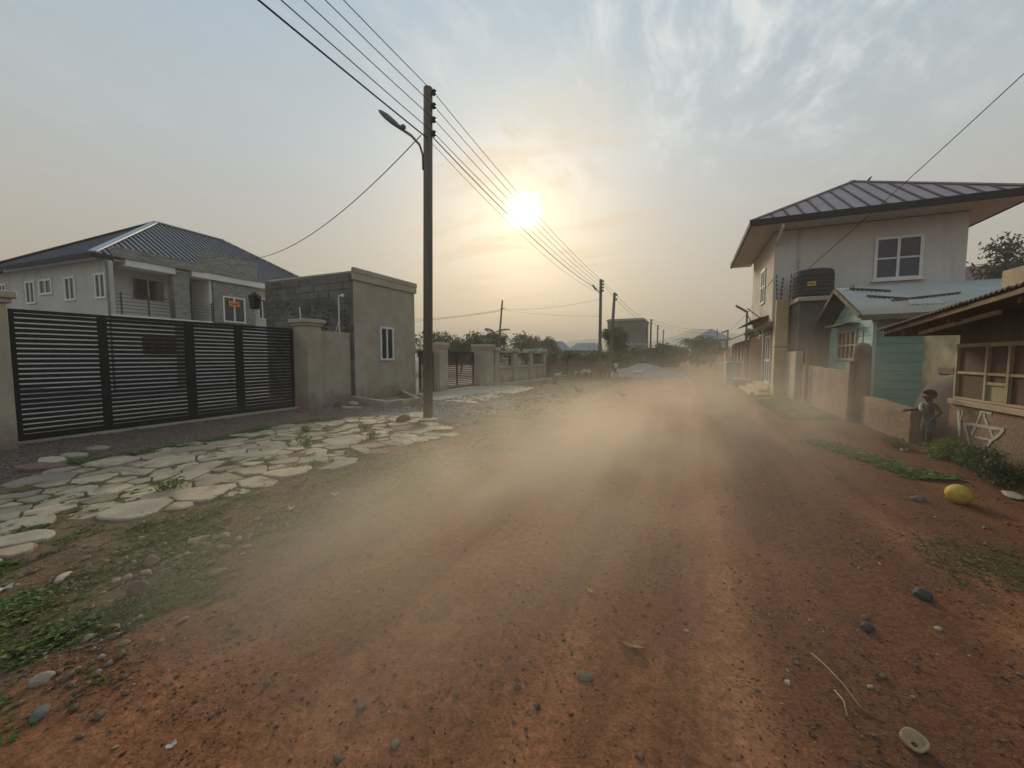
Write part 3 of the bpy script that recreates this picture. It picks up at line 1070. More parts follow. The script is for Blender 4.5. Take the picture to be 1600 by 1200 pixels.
# wall lantern, flood light on a pipe, electric fence brackets
la = thing('wall_lantern', 'square grey wall lantern hanging off the left end of the guard house', 'lantern', (-14.9, 10.0, 3.3))
MB().lathe((-15.05, 9.9, 3.36), [(.13, 0), (.155, .02), (.20, .44), (.215, .46), (.215, .49), (.07, .60), (.03, .64)], 4, math.pi / 4).build('lantern_body', BLACK, la)
MB().lathe((-15.05, 9.9, 3.40), [(.134, 0), (.181, .36)], 4, math.pi / 4).build('glass', mat('lantern_glass', (.30, .31, .31), None, 3, .3, fine=0), la)
MB().tube([(-14.64, 10.0, 3.62), (-14.72, 9.95, 3.70), (-14.85, 9.92, 3.78), (-14.9, 9.92, 3.86)], .018, 6).build('bracket', BLACK, la)
fl = thing('flood_light', 'small white flood light on a bent pipe beside the guard house corner', 'light', (-10.62, 9.78, 2.36))
MB().tube([(-10.62, 9.78, 2.36), (-10.62, 9.78, 3.50), (-10.60, 9.78, 3.56), (-10.50, 9.78, 3.58)], .022, 8).build('pipe', FRAME, fl)
MB().tube([(-10.80, 9.78, 2.36), (-10.63, 9.78, 2.75)], .015, 6).build('brace', FRAME, fl)
MB().lathe((-10.44, 9.78, 3.50), [(.03, 0), (.055, .02), (.06, .07), (.04, .10), (.015, .12)], 12).build('lamp_head', FRAME, fl, smooth=True)
pr_ = thing('white_rod', 'thin white rod leaning above the gate pillar before the block wall', 'rod', (-12.6, 9.4, 2.4))
MB().tube([(-11.3, 8.9, 2.45), (-11.42, 8.95, 3.15)], .017, 6).build('rod', FRAME, pr_)


def bracket(label, base, tip, n=5, mtl=STEEL, ins=.055):
    g_ = thing('electric_fence_bracket', label, 'fence bracket', base, group='electric fence brackets')
    MB().tube([base, tip], .014, 5).build('rod', mtl, g_)
    for k in range(n):
        f = (k + .6) / (n + .2)
        p = [base[j] + (tip[j] - base[j]) * f for j in range(3)]
        d = Vector(tip) - Vector(base)
        d.normalize()
        a = Vector(p)
        MB().tube([a - d * .03, a - d * .012, a, a + d * .012, a + d * .03], [ins * .5, ins, ins * .6, ins, ins * .5], 7).build('insulator', CERAMIC, g_, smooth=True)
    return g_


bracket('leftmost slanting fence bracket seen against the guard house blocks', (-11.6, 9.0, 2.5), (-12.05, 9.0, 3.38), 5)
bracket('slanting fence bracket left of the pair above the short wall', (-10.95, 9.0, 2.55), (-10.78, 9.1, 3.35), 5)
bracket('short fence bracket between two longer ones above the short wall', (-10.66, 9.1, 2.36), (-10.60, 9.15, 3.05), 4)
bracket('tall fence bracket left of the white flood light pipe', (-10.58, 9.2, 2.36), (-10.47, 9.3, 3.28), 6)
bracket('upright fence bracket between flood light pipe and guard house corner', (-10.50, 9.90, 2.36), (-10.50, 9.90, 3.18), 5)
bracket('upright fence bracket on the far left gate pillar', (-10.55, 2.35, 2.62), (-10.52, 2.42, 3.28), 5, ins=.034)
bracket('slanting fence bracket on the far left gate pillar', (-10.50, 2.40, 2.62), (-10.45, 2.72, 3.02), 4, ins=.026)

# ================================================================== VILLA
vl = thing('villa', 'grey two-storey villa with dark blue hipped roof behind the wide gate', 'house', (-24.1, 9.0, 0), R(4))
MB().box(-9.8, -1.2, 0, 13.9, -.2, 5.88).build('wall', GREYWALL, vl)
MB().box(-1.19, .30, .0, 13.9, -.2, 3.30).build('ground_floor_wall', GREYWALL, vl)
MB().box(-1.19, .48, .0, .20, 3.48, 5.88).build('fin_wall', GREYWALL, vl)
MB().box(-1.185, .52, -.004, 4.36, 3.302, 3.478).build('balcony_slab', WHITE, vl)
MB().box(-1.196, -1.17, .202, 4.36, 3.48, 5.88).build('balcony_back_wall', WHITE, vl)
MB().box(-1.18, .30, 4.36, 4.50, 3.30, 5.74).build('balcony_side_wall', WHITE, vl)
MB().box(-1.19, .40, 4.502, 6.90, 3.302, 5.72).build('clad_bay_wall', MORTAR, vl)
MB().box(-1.19, .10, 6.902, 13.9, 3.302, 5.88).build('rear_bay_wall', CREAM, vl)
MB().box(-.30, .58, .62, 2.62, 5.70, 6.02).build('beam', WHITE, vl, bevel=.01)
MB().box(-.30, .60, 3.37, 7.55, 5.75, 6.07).build('beam', WHITE, vl, bevel=.01)
MB().box(-1.15, .0, .21, 7.5, 5.884, 5.93).build('balcony_ceiling', WHITE, vl)
# cladding backing and its ledge stones
col_ = MB().box(.0, .38, 2.62, 3.32, -.1, 6.02).build('stone_column', MORTAR, vl)
par = MB().box(.32, .62, .25, 3.92, 6.03, 6.46)
par.box(.32, .62, 3.93, 6.92, 6.075, 7.18)
par = par.build('parapet', MORTAR, vl)


def ledge(parent, faces, seed):
    rr_ = random.Random(seed)
    m_ = MB()
    for (ax, pl_, out, a0, a1, z0, z1) in faces:
        z_ = z0
        while z_ < z1 - .03:
            h_ = min(rr_.choice([.055, .075, .10]), z1 - z_)
            a_ = a0 - rr_.uniform(0, .3)
            while a_ < a1:
                L_ = rr_.uniform(.22, .62)
                s0, s1 = max(a_, a0), min(a_ + L_ - .008, a1)
                if s1 - s0 > .03:
                    d_ = rr_.uniform(.012, .055)
                    if ax == 'x':
                        m_.box(pl_ - out * .01, pl_ + out * d_, s0, s1, z_, z_ + h_ - .008)
                    else:
                        m_.box(s0, s1, pl_ - out * .01, pl_ + out * d_, z_, z_ + h_ - .008)
                a_ += L_
            z_ += h_
    o_ = m_.build('ledge_stones', CLAD, parent)
    o_['kind'] = 'stuff'


ledge(col_, [('x', .38, 1, 2.62, 3.32, 3.2, 6.02), ('y', 2.62, -1, .0, .38, 3.48, 5.7)], 1)
ledge(par, [('x', .62, 1, .25, 3.92, 6.03, 6.50), ('x', .62, 1, 3.93, 6.92, 6.08, 7.22), ('y', .25, -1, .32, .62, 6.03, 6.48), ('y', 3.93, -1, .32, .62, 6.47, 7.2)], 2)
ledge(vl, [('x', .40, 1, 4.51, 4.94, 3.48, 5.72), ('x', .40, 1, 6.27, 6.9, 3.48, 5.72), ('x', .40, 1, 4.94, 6.27, 3.48, 3.52), ('x', .40, 1, 4.94, 6.27, 5.0, 5.72)], 3)
# windows
window(vl, 'y', 0, -1, -9.15, -8.35, 4.20, 5.36, bar=.09, proud=.06)
window(vl, 'y', 0, -1, -6.45, -5.58, 4.20, 5.33, bar=.09, proud=.06)
window(vl, 'y', 0, -1, -5.16, -4.02, 4.58, 5.33, bar=.09, proud=.06)
window(vl, 'y', 0, -1, -2.93, -2.05, 4.19, 5.31, bar=.09, proud=.06)
window(vl, 'y', 0, -1, -.48, .34, 4.17, 5.30, bar=.09, proud=.06)
window(vl, 'x', -1.17, 1, 1.62, 3.05, 4.42, 5.53, bar=.05, proud=.05)
wf = window(vl, 'x', .40, 1, 4.96, 6.25, 3.53, 4.99, bar=.08, proud=.08)
window(vl, 'x', .10, 1, 7.3, 7.9, 3.9, 5.2, bar=.08, proud=.05)
window(vl, 'x', .30, 1, 1.2, 2.9, 1.7, 2.6, bar=.06, proud=.05, frame=RAILM)
# balcony door
dr = MB().box(-1.19, -1.12, 3.62, 4.34, 3.48, 5.62).build('door', BLACK, vl)
MB().box(-1.12, -1.06, 3.70, 3.74, 4.4, 4.7).build('handle', STEEL, dr)
# balcony railings
def rail(y0, y1, ret):
    m_ = MB()
    for k in range(6):
        z_ = 3.62 + k * .16
        if ret:
            m_.bar((-.75, y0 - .0, z_), (.47, y0, z_), .022)
        m_.bar((.47, y0, z_), (.47, y1, z_), .022)
    rl = m_.build('balcony_rail', RAILM, vl)
    n_ = max(2, int((y1 - y0) / .7) + 1)
    for k in range(n_):
        yy = y0 + (y1 - y0) * k / (n_ - 1)
        MB().box(.445, .495, yy - .025, yy + .025, 3.48, 4.50).build('rail_post', RAILM, rl)
    if ret:
        MB().box(-.77, -.73, y0 - .02, y0 + .02, 3.48, 4.50).build('rail_post', RAILM, rl)


rail(.42, 2.50, True)
rail(3.36, 4.34, False)
# downpipe
MB().tube([(.56, -.06, 5.85), (.56, -.06, .0)], .045, 8).build('downpipe', STEEL, vl, smooth=True)
# roof: hipped, ridge along y
ex0, ex1, ey0, ey1, ez = -10.25, .45, -.45, 14.2, 6.06
rx = -4.9
rz_ = 9.55
ry0, ry1 = 4.9, 8.8
E00, E10, E11, E01 = (ex0, ey0, ez), (ex1, ey0, ez), (ex1, ey1, ez), (ex0, ey1, ez)
R0, R1 = (rx, ry0, rz_), (rx, ry1, rz_)
rf = MB()
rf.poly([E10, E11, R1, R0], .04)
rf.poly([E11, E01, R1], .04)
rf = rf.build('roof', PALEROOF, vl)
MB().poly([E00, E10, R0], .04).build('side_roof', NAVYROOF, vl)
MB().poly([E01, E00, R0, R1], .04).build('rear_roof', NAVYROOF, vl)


def roof_ribs(parent, P, Q, S, T, axis, step, w_, h_, material, lim=None):
    """straight ribs down a roof plane: eave P-Q, ridge S-T; ribs run perpendicular to the eave"""
    P, Q, S, T = map(Vector, (P, Q, S, T))
    e = (Q - P).normalized()
    L_ = (Q - P).length
    up = (S - P) - e * (S - P).dot(e)
    hl = up.length
    u = up.normalized()
    nrm = e.cross(u).normalized()
    if nrm.z < 0:
        nrm = -nrm
    s0, s1 = (S - P).dot(e), (T - P).dot(e)
    k = step * .5
    while k < L_:
        if k < s0:
            f = k / s0
        elif k > s1:
            f = (L_ - k) / (L_ - s1)
        else:
            f = 1
        if f > .04 and (lim is None or lim[0] < k < lim[1]):
            a = P + e * k + nrm * h_ * .5
            MB().bar(a, a + u * hl * f * .985, w_, h_, up=nrm).build('rib', material, parent)
        k += step


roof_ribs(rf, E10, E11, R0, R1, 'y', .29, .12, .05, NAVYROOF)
m = MB()
for p, q in ((E10, R0), (R0, R1), (E11, R1)):
    m.bar((p[0], p[1], p[2] + .05), (q[0], q[1], q[2] + .05), .27, .05)
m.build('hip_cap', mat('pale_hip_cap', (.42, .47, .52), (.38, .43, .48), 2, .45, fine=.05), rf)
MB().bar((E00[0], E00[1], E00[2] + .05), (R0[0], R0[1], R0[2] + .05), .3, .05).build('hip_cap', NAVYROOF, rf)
m = MB()
m.box(ex0, ex1, ey0 - .05, ey0, ez - .22, ez + .02)
m.box(ex1, ex1 + .05, ey0 - .05, .24, ez - .22, ez + .02)
m.build('gutter', NAVYROOF, vl, bevel=.02)
MB().box(ex1, ex1 + .05, 7.6, ey1, ez - .22, ez + .02).build('gutter', NAVYROOF, vl, bevel=.02)
MB().box(ex0, ex1, ey0, ey1, ez - .17, ez - .13).build('soffit', SOFFIT, vl)
# orange notice hanging in the first floor window
bn = thing('window_banner', 'small orange notice with scalloped ends across the upper villa window', 'notice', (-24.1, 9, 0), R(4))
pts2 = [(5.26, 4.78), (5.34, 4.70), (5.44, 4.76), (5.60, 4.72), (5.72, 4.77), (5.82, 4.70), (5.90, 4.77), (5.88, 4.44), (5.60, 4.46), (5.40, 4.43), (5.28, 4.47)]
MB().poly([(.50, y, z) for y, z in pts2], .02).build('sheet', ORANGE, bn)
mm = MB()
for k in range(7):
    mm.box(.502, .506, 5.36 + k * .065, 5.40 + k * .065, 4.53 + .01 * (k % 2), 4.62 + .015 * ((k * 5) % 3))
mm.build('lettering', mat('brown_ink', (.22, .07, .02), None, 5, .7, fine=0), bn)

# ================================================================== SECOND GATE, PILLARS, PANEL FENCE
pillar('concrete pillar beside the tall street lamp pole, left of the second gate', -10.35, -9.80, 14.38, 15.02, 1.92, CONCRETE2, .06, .26)
pillar('wide concrete pillar between the second gate and the panel fence', -10.15, -9.32, 17.85, 18.60, 1.92, CONCRETE2, .08, .28)
slat_gate('metal_gate', 'narrow black slatted gate leaf half hidden behind the nearest pole', -10.15, 13.40, 14.36, .08, 1.80, [(13.85, 13.9)], 18, .055, group='gates', solid_above=1.25)
slat_gate('metal_gate', 'black slatted gate with closed top between two concrete pillars', -10.10, 15.05, 17.82, .08, 1.82, [(16.2, 16.26)], 18, .050, group='gates', solid_above=1.15)
pf = thing('panel_fence', 'plastered fence of pillars with dark slatted openings beyond the second gate', 'fence', (-9.5, 22.7, 0))
posts_y = [18.95, 21.4, 24.0, 26.6]
for k, yy in enumerate(posts_y):
    p_ = MB().box(-9.72, -9.28, yy - .22, yy + .22, -.1, 1.85).build('post', CONCRETE2, pf, bevel=.02)
    MB().box(-9.80, -9.20, yy - .32, yy + .32, 1.85, 2.06).build('post_cap', CONCRETE2, p_, bevel=.03)
for k in range(3):
    a, c = posts_y[k] + .22, posts_y[k + 1] - .22
    MB().box(-9.62, -9.38, a, c, -.1, .92).build('dado_panel', CONCRETE, pf, bevel=.01)
    MB().box(-9.66, -9.33, a, c, .922, 1.06).build('rail', CONCRETE2, pf, bevel=.01)
    MB().box(-9.60, -9.40, a, c, 1.80, 1.90).build('top_rail', CONCRETE2, pf, bevel=.01)
    for q in range(9):
        MB().box(-9.51, -9.49, a, c, 1.07 + q * .081, 1.07 + q * .081 + .066).build('slat', RAILM, pf)
m = MB().prism([(-9.28, 18.4), (-8.75, 18.5), (-8.35, 22.0), (-8.3, 25.2), (-8.55, 25.2), (-8.6, 22.1), (-8.95, 18.75), (-9.28, 18.7)], -.1, .2)
tag(m.build('low_kerb', SLAB, bevel=.02), 'low raised concrete kerb at the foot of the panel fence', 'kerb')

# far block wall closing the plot, with creeper on top
p, q = Vector((-9.4, 27.2, 0)), Vector((-5.75, 30.3, 0))
dv = (q - p).normalized()
fw = thing('plot_wall', 'brown block wall with creepers along its top beyond the panel fence', 'wall', tuple(p))
MB().bar((p.x, p.y, .72), (q.x, q.y, .72), .2, 1.64).build('wall', mat('far_block_wall', (.20, .165, .13), (.15, .125, .10), 1.2, .95, .4, 20, fine=.2), fw)
for k in range(4):
    s = p + dv * (k * 1.55 + .1)
    MB().box(s.x - .14, s.x + .14, s.y - .14, s.y + .14, -.1, 1.60 - .02 * k).build('pier', mat('far_block_pier', (.13, .11, .09), None, 2, .95, fine=.2), fw)

# leaning post with thin wires behind the panel fence
lp = thing('leaning_post', 'thin leaning wooden post rising behind the panel fence', 'post', (-14.6, 29.6, 0))
MB().tube([(-14.6, 29.6, 0), (-14.5, 29.8, 2.24), (-14.31, 30.18, 6.25)], [.10, .09, .07], 8).build('shaft', mat('reddish_post', (.21, .13, .10), None, 3, .9, fine=.2), lp)
MB().tube([(-14.5, 30.1, 5.55), (-14.1, 30.2, 5.6)], .03, 6).build('peg', OLDWOOD, lp)

# ================================================================== POLES AND WIRES
def pole(label, base, h, r0, r1, lean=(0, 0), ins=(), group='utility poles', stays=True):
    x, y = base
    g_ = thing('utility_pole', label, 'pole', (x, y, 0), group=group)
    MB().tube([(x, y, -.2), (x + lean[0] * .5, y + lean[1] * .5, h * .5), (x + lean[0], y + lean[1], h)], [r0, (r0 + r1) / 2, r1], 14).build('shaft', POLE, g_, smooth=True)
    for z in ins:
        f = z / h
        px, py = x + lean[0] * f, y + lean[1] * f
        MB().tube([(px, py, z), (px + r1 + .04, py, z)], .018, 6).build('pin', STEEL, g_)
        k = MB()
        k.lathe((px + r1 + .06, py, z - .07), [(.02, 0), (.055, .02), (.06, .04), (.035, .06), (.03, .07), (.058, .085), (.058, .11), (.03, .135), (.015, .14)], 10)
        k.build('insulator', CERAMIC, g_, smooth=True)
    return g_


P1 = (-5.92, 8.13)
P2 = (-5.33, 26.06)
INS1 = (7.72, 7.42, 7.11, 6.80)
pole('tall weathered street pole standing at the end of the crazy paving', P1, 7.86, .118, .105, (.14, 0), INS1)
INS2 = (6.42, 6.22, 6.02, 5.82)
pole('second utility pole down the left verge carrying a square lamp', P2, 6.55, .11, .09, (0, 0), INS2)
P3 = (-5.0, 27.6)
pole('utility pole leaning left just behind the second pole', P3, 5.9, .12, .09, (.28, .1), (5.75, 5.45))
for k, (px, py, h) in enumerate(((-4.4, 52, 6.2), (-4.3, 62, 6.2), (-4.2, 74, 6.3))):
    pole(['small distant pole beside the unfinished block building', 'thin distant pole second behind the block building', 'farthest thin pole behind the block building'][k], (px, py), h, .12, .1, (0, 0), (h - .1, h - .5))

# street lamp head on the near pole
sl = thing('street_lamp', 'long cobra-head street lamp on the nearest pole', 'street lamp', (-5.95, 8.13, 6.1))
MB().tube([(-5.885, 8.04, 5.98), (-5.885, 8.03, 6.32), (-5.95, 8.0, 6.55), (-6.15, 7.95, 6.78), (-6.40, 7.9, 6.96)], [.026, .026, .028, .03, .032], 8).build('arm', STEEL, sl, smooth=True)
hp = [(-6.36, 7.91, 6.93), (-6.45, 7.89, 7.01), (-6.60, 7.86, 7.14), (-6.78, 7.83, 7.30), (-6.92, 7.80, 7.42), (-6.98, 7.79, 7.47)]
MB().tube(hp, [.032, .045, .066, .070, .045, .010], 12).build('lamp_head', STEEL, sl, smooth=True)
MB().box(-6.40, -6.30, 7.86, 7.96, 6.96, 7.04).build('photocell', STEEL, sl, bevel=.01)
s2 = thing('street_lamp', 'square flood lamp on the second pole', 'street lamp', (-5.4, 26.0, 5.7))
MB().tube([(-5.42, 26.0, 5.72), (-5.62, 25.95, 5.92)], .03, 6).build('arm', STEEL, s2)
MB().bar((-5.60, 25.9, 5.88), (-5.82, 25.9, 6.18), .28, .10).build('lamp_head', STEEL, s2, bevel=.02)


def wire(label, a, c, sag, r=.008, n=14, group='overhead wires'):
    a, c = Vector(a), Vector(c)
    pts_ = []
    for k in range(n + 1):
        f = k / n
        p_ = a.lerp(c, f)
        p_.z -= sag * 4 * f * (1 - f)
        pts_.append(p_)
    o = MB().tube(pts_, r, 5).build('overhead_wire', CABLE, smooth=True)
    tag(o, label, 'wire', group)
    return o


ord_ = ('topmost', 'second', 'third', 'fourth')
tops = [(-5.62, 8.13, z) for z in INS1]
backs = [(-5.75, -16.0, z + .75) for z in INS1]
for k in range(4):
    wire(ord_[k] + ' bare wire running left off the nearest pole, out of the picture top', backs[k], tops[k], .22, .0085)
    wire(ord_[k] + ' wire from the nearest pole to the second pole', tops[k], (-5.19, 26.06, INS2[k]), .28, .008)
wire('thick dark cable running left off the nearest pole, lowest of the bundle', (-5.9, -16, 7.35), (-5.78, 8.1, 6.70), .24, .016)
wire('thin cable just above the thick one, left of the nearest pole', (-5.85, -16, 7.75), (-5.78, 8.1, 6.95), .24, .007)
wire('thick dark cable below the wires between first and second pole', (-5.66, 8.13, 6.72), (-5.22, 26.0, 5.75), .40, .013)
wire('thin cable lowest of the bundle between first and second pole', (-5.70, 8.13, 6.6), (-5.25, 26.0, 5.6), .5, .006)
for k in range(2):
    wire(('upper' if k == 0 else 'lower') + ' wire between the second pole and the pole behind it', (-5.2, 26.06, INS2[k]), (-4.62, 27.7, 5.75 - .3 * k), .02, .008)
    wire(('upper' if k == 0 else 'lower') + ' wire running on from the leaning pole to the block building', (-4.62, 27.7, 5.75 - .3 * k), (-4.3, 52, 6.1 - .4 * k), .45, .010)
    wire(('upper' if k == 0 else 'lower') + ' faint wire sagging over the far street towards the right', (-4.3, 52, 6.1 - .4 * k), (3.4, 60, 5.3 - .4 * k), .5, .012)
wire('service cable drooping from the nearest pole to the villa parapet', (-5.98, 8.1, 6.82), (-22.6, 13.3, 6.9), 1.15, .012, 20)
wire('service cable lying slack along the villa parapet', (-22.6, 13.3, 6.9), (-23.6, 9.9, 6.35), .25, .010)
wire('thin wire left of the leaning post', (-14.33, 30.15, 5.5), (-30, 33, 5.6), .35, .012)
wire('second thin wire left of the leaning post, hanging lower', (-14.33, 30.15, 5.4), (-31, 27, 4.6), .35, .012)
wire('thin wire from the leaning post to the second pole', (-14.3, 30.2, 5.55), (-5.35, 26.1, 5.3), .25, .007)
wire('lower slack wire from the leaning post to the second pole', (-14.3, 30.2, 5.5), (-5.35, 26.1, 4.2), .15, .006)
wire('service cable from the upper right picture corner to the house by the tank', (7.9, 8.0, 9.6), (4.05, 18.55, 4.9), .12, .011)
wire('thin wire running up from the far street to the house front corner', (3.3, 60, 4.9), (2.93, 18.7, 4.6), .9, .010)

# ================================================================== RIGHT SIDE: TWO-STOREY HOUSE
hs = thing('two_storey_house', 'grey and cream two-storey house with brown pyramid roof on the right', 'house', (5.6, 21.4, 0))
hx0, hx1, hy0, hy1, hzt = 2.95, 8.42, 18.6, 24.3, 6.42
MB().box(hx0, hx1, hy0, hy1, 2.95, hzt).build('upper_wall', GREYHOUSE, hs, bevel=.02)
MB().box(hx0 - .012, hx0 + .05, hy0 + .012, hy1, 2.97, hzt - .01).build('street_front', CREAM, hs)
MB().box(3.45, hx1 - .05, hy0 + .3, hy1, -.1, 2.95).build('lower_wall', GREYHOUSE, hs)
MB().box(3.02, 3.44, 18.25, 18.75, -.1, 3.74).build('corner_pier', YELLOW, hs, bevel=.015)
MB().box(3.015, 3.445, 18.24, 18.76, 1.93, 1.955).build('pier_joint', FASCIA, hs)
# roof
oe = .95
ea = [(hx0 - oe, hy0 - 1.1, 6.62), (hx1 + 1.0, hy0 - 1.1, 6.62), (hx1 + 1.0, hy1 + oe, 6.62), (hx0 - oe, hy1 + oe, 6.62)]
apx = (6.03, 21.4, 8.85)
m = MB()
for k in range(4):
    m.poly([ea[k], ea[(k + 1) % 4], apx], .05)
hroof = m.build('roof', BROWNROOF, hs)
for k in range(4):
    roof_ribs(hroof, ea[k], ea[(k + 1) % 4], apx, apx, None, .46, .05, .045, BROWNRIB)
for k in range(4):
    p_, q_ = ea[k], apx
    MB().bar((p_[0], p_[1], p_[2] + .03), (q_[0], q_[1], q_[2] + .03), .2, .05).build('hip_cap', BROWNROOF, hroof)
m = MB()
x0, x1, y0, y1 = ea[0][0], ea[1][0], ea[0][1], ea[2][1]
m.box(x0, x1, y0 - .06, y0, 6.40, 6.64)
m.box(x0 - .06, x0, y0 - .06, y1, 6.40, 6.64)
m.box(x1, x1 + .06, y0 - .06, y1, 6.40, 6.64)
m.build('fascia', FASCIA, hs, bevel=.015)
m = MB()
m.box(x0, x1, y0, hy0 - .004, 6.43, 6.46)
m.box(x0, hx0 - .016, hy0, y1, 6.43, 6.46)
m.box(hx1 + .004, x1, hy0, y1, 6.43, 6.46)
m.build('soffit', SOFFIT, hs)
MB().tube([(3.0, 17.56, 6.40), (3.0, 17.56, 6.30), (3.0, 18.3, 6.05), (3.0, 18.54, 5.9)], .05, 8).build('gutter_spout', FRAME, hs, smooth=True)
MB().tube([(3.72, 18.56, 6.40), (3.72, 18.56, 4.9)], .028, 8).build('downpipe', GREYHOUSE, hs, smooth=True)
WG = mat('purple_window_glass', (.045, .045, .07), (.06, .06, .09), 2, .2, fine=0, spec=.5)
window(hs, 'y', hy0, -1, 5.98, 7.30, 4.30, 5.80, bar=.09, cols=2, rows=2, pane=WG, proud=.06, sill=True)
window(hs, 'x', hx0 - .012, -1, 20.35, 21.4, 3.9, 5.4, bar=.08, cols=2, rows=2, pane=WG, proud=.05)
MB().box(2.93, 2.90, 20.9, 21.0, 3.22, 3.36).build('meter_box', RUST, hs)
# shop front on the street side, under a thin canopy
MB().poly([(2.30, 19.3, 3.02), (2.30, 24.0, 3.02), (2.95, 24.0, 3.24), (2.95, 19.3, 3.24)], .04).build('canopy', RUST, hs)
MB().box(3.40, 3.449, 19.0, 24.0, .35, 2.9).build('shop_shade_sheet', BLACK, hs)  # flat black sheet on the wall, painted shade for the shop interior
for yy in (19.2, 19.7, 20.3, 20.9, 21.6, 22.4, 23.2):
    MB().box(3.33, 3.39, yy - .04, yy + .04, .35, 2.75).build('grille_post', GREYHOUSE, hs)
sd_ = MB()
sd_.box(3.34, 3.388, 21.05, 22.15, .40, 2.45)
sd_ = sd_.build('shop_door', mat('shop_door_glass', (.10, .10, .10), None, 2, .3, fine=0), hs)
m = MB()
for yy in (21.0, 21.58, 22.18):
    m.box(3.29, 3.335, yy - .045, yy + .045, .36, 2.5)
for zz in (.36, 1.35, 2.44):
    m.box(3.295, 3.333, 21.05, 22.13, zz, zz + .10)
m.build('door_frame', FRAME, sd_)
for k in range(3):
    MB().box(2.35 + .3 * k, 3.44, 19.0 + .001 * k, 23.4, .12 * k - .05, .12 * (k + 1)).build('step', YELLOW, hs, bevel=.015)
MB().box(2.5, 3.2, 18.3, 18.95, -.05, .10).build('step', YELLOW, hs, bevel=.015)
bd = thing('roof_bird', 'tiny dark bird perched near the top of the brown roof', 'bird', (6.42, 20.95, 8.60))
skin('body', [(-.06, 0, .02), (0, 0, .08), (.05, 0, .14), (.07, 0, .19), (.11, 0, .19)], [(0, 1), (1, 2), (2, 3), (3, 4)], [.02, .045, .035, .03, .008], NAVYCLOTH, bd, sub=1)
for k in range(2):
    bracket(['upright fence bracket at the near corner of the two-storey house', 'slanting fence bracket beside the near corner of the two-storey house'][k], (3.05 + .12 * k, 18.4, 3.74), (3.0 + .22 * k, 18.4, 4.75 - .12 * k), 6, ins=.045)
bracket('upright fence bracket just left of the black tank', (3.42, 18.2, 3.75), (3.45, 18.2, 4.7), 5, ins=.04)
bracket('lone short fence bracket right of the black tank under the window', (5.4, 18.5, 3.6), (5.4, 18.5, 4.2), 3, ins=.04)
bracket('slanting fence bracket over the shop canopy of the house', (2.75, 20.0, 3.2), (2.5, 22.3, 3.9), 6, ins=.04)
bracket('shorter slanting bracket on the shop canopy, farther from the corner', (2.75, 22.5, 3.2), (2.6, 23.4, 3.75), 5, ins=.04)

# tank on its block stand
ts = thing('tank_stand', 'dark block stand carrying the black water tank beside the house', 'stand', (4.2, 17.8, 0))
MB().box(3.52, 4.95, 17.1, 18.56, -.1, 3.5).build('block_base', mat('grimy_block', (.13, .115, .10), (.09, .08, .07), 1.6, .95, .6, 20, fine=.3), ts, bevel=.02)
MB().box(3.44, 5.02, 17.0, 18.57, 3.502, 3.66).build('slab', CONCRETE, ts, bevel=.02)
tk = thing('water_tank', 'black ribbed plastic water tank with yellow sticker beside the house', 'water tank', (4.03, 17.75, 3.66))
prof = [(.50, 0), (.54, .03)]
for k in range(6):
    z = .06 + k * .135
    prof += [(.556, z), (.564, z + .03), (.564, z + .085), (.556, z + .115)]
prof += [(.55, .90), (.545, .98), (.50, 1.02), (.24, 1.04), (.22, 1.04), (.22, 1.08), (.05, 1.085)]
MB().lathe((4.03, 17.75, 3.66), [(r_ * 1.08, z_ * .97) for r_, z_ in prof], 32).build('tank_shell', TANKM, tk, smooth=True)
th = -2.05
m = MB()
for k in range(6):
    a0_, a1_ = th + k * .065, th + (k + 1) * .065
    r_ = .572 * 1.08
    m.add([(4.03 + r_ * math.cos(a), 17.75 + r_ * math.sin(a), z) for a, z in ((a0_, 4.05), (a1_, 4.05), (a1_, 4.19), (a0_, 4.19))], [(0, 1, 2, 3)])
st = m.build('sticker', STICKER, tk)
m = MB()
for k in range(5):
    a0_ = th + .045 + k * .062
    r_ = .576 * 1.08
    m.add([(4.03 + r_ * math.cos(a), 17.75 + r_ * math.sin(a), z) for a, z in ((a0_, 4.09), (a0_ + .04, 4.09), (a0_ + .04, 4.15), (a0_, 4.15))], [(0, 1, 2, 3)])
m.build('lettering', BLACK, st)

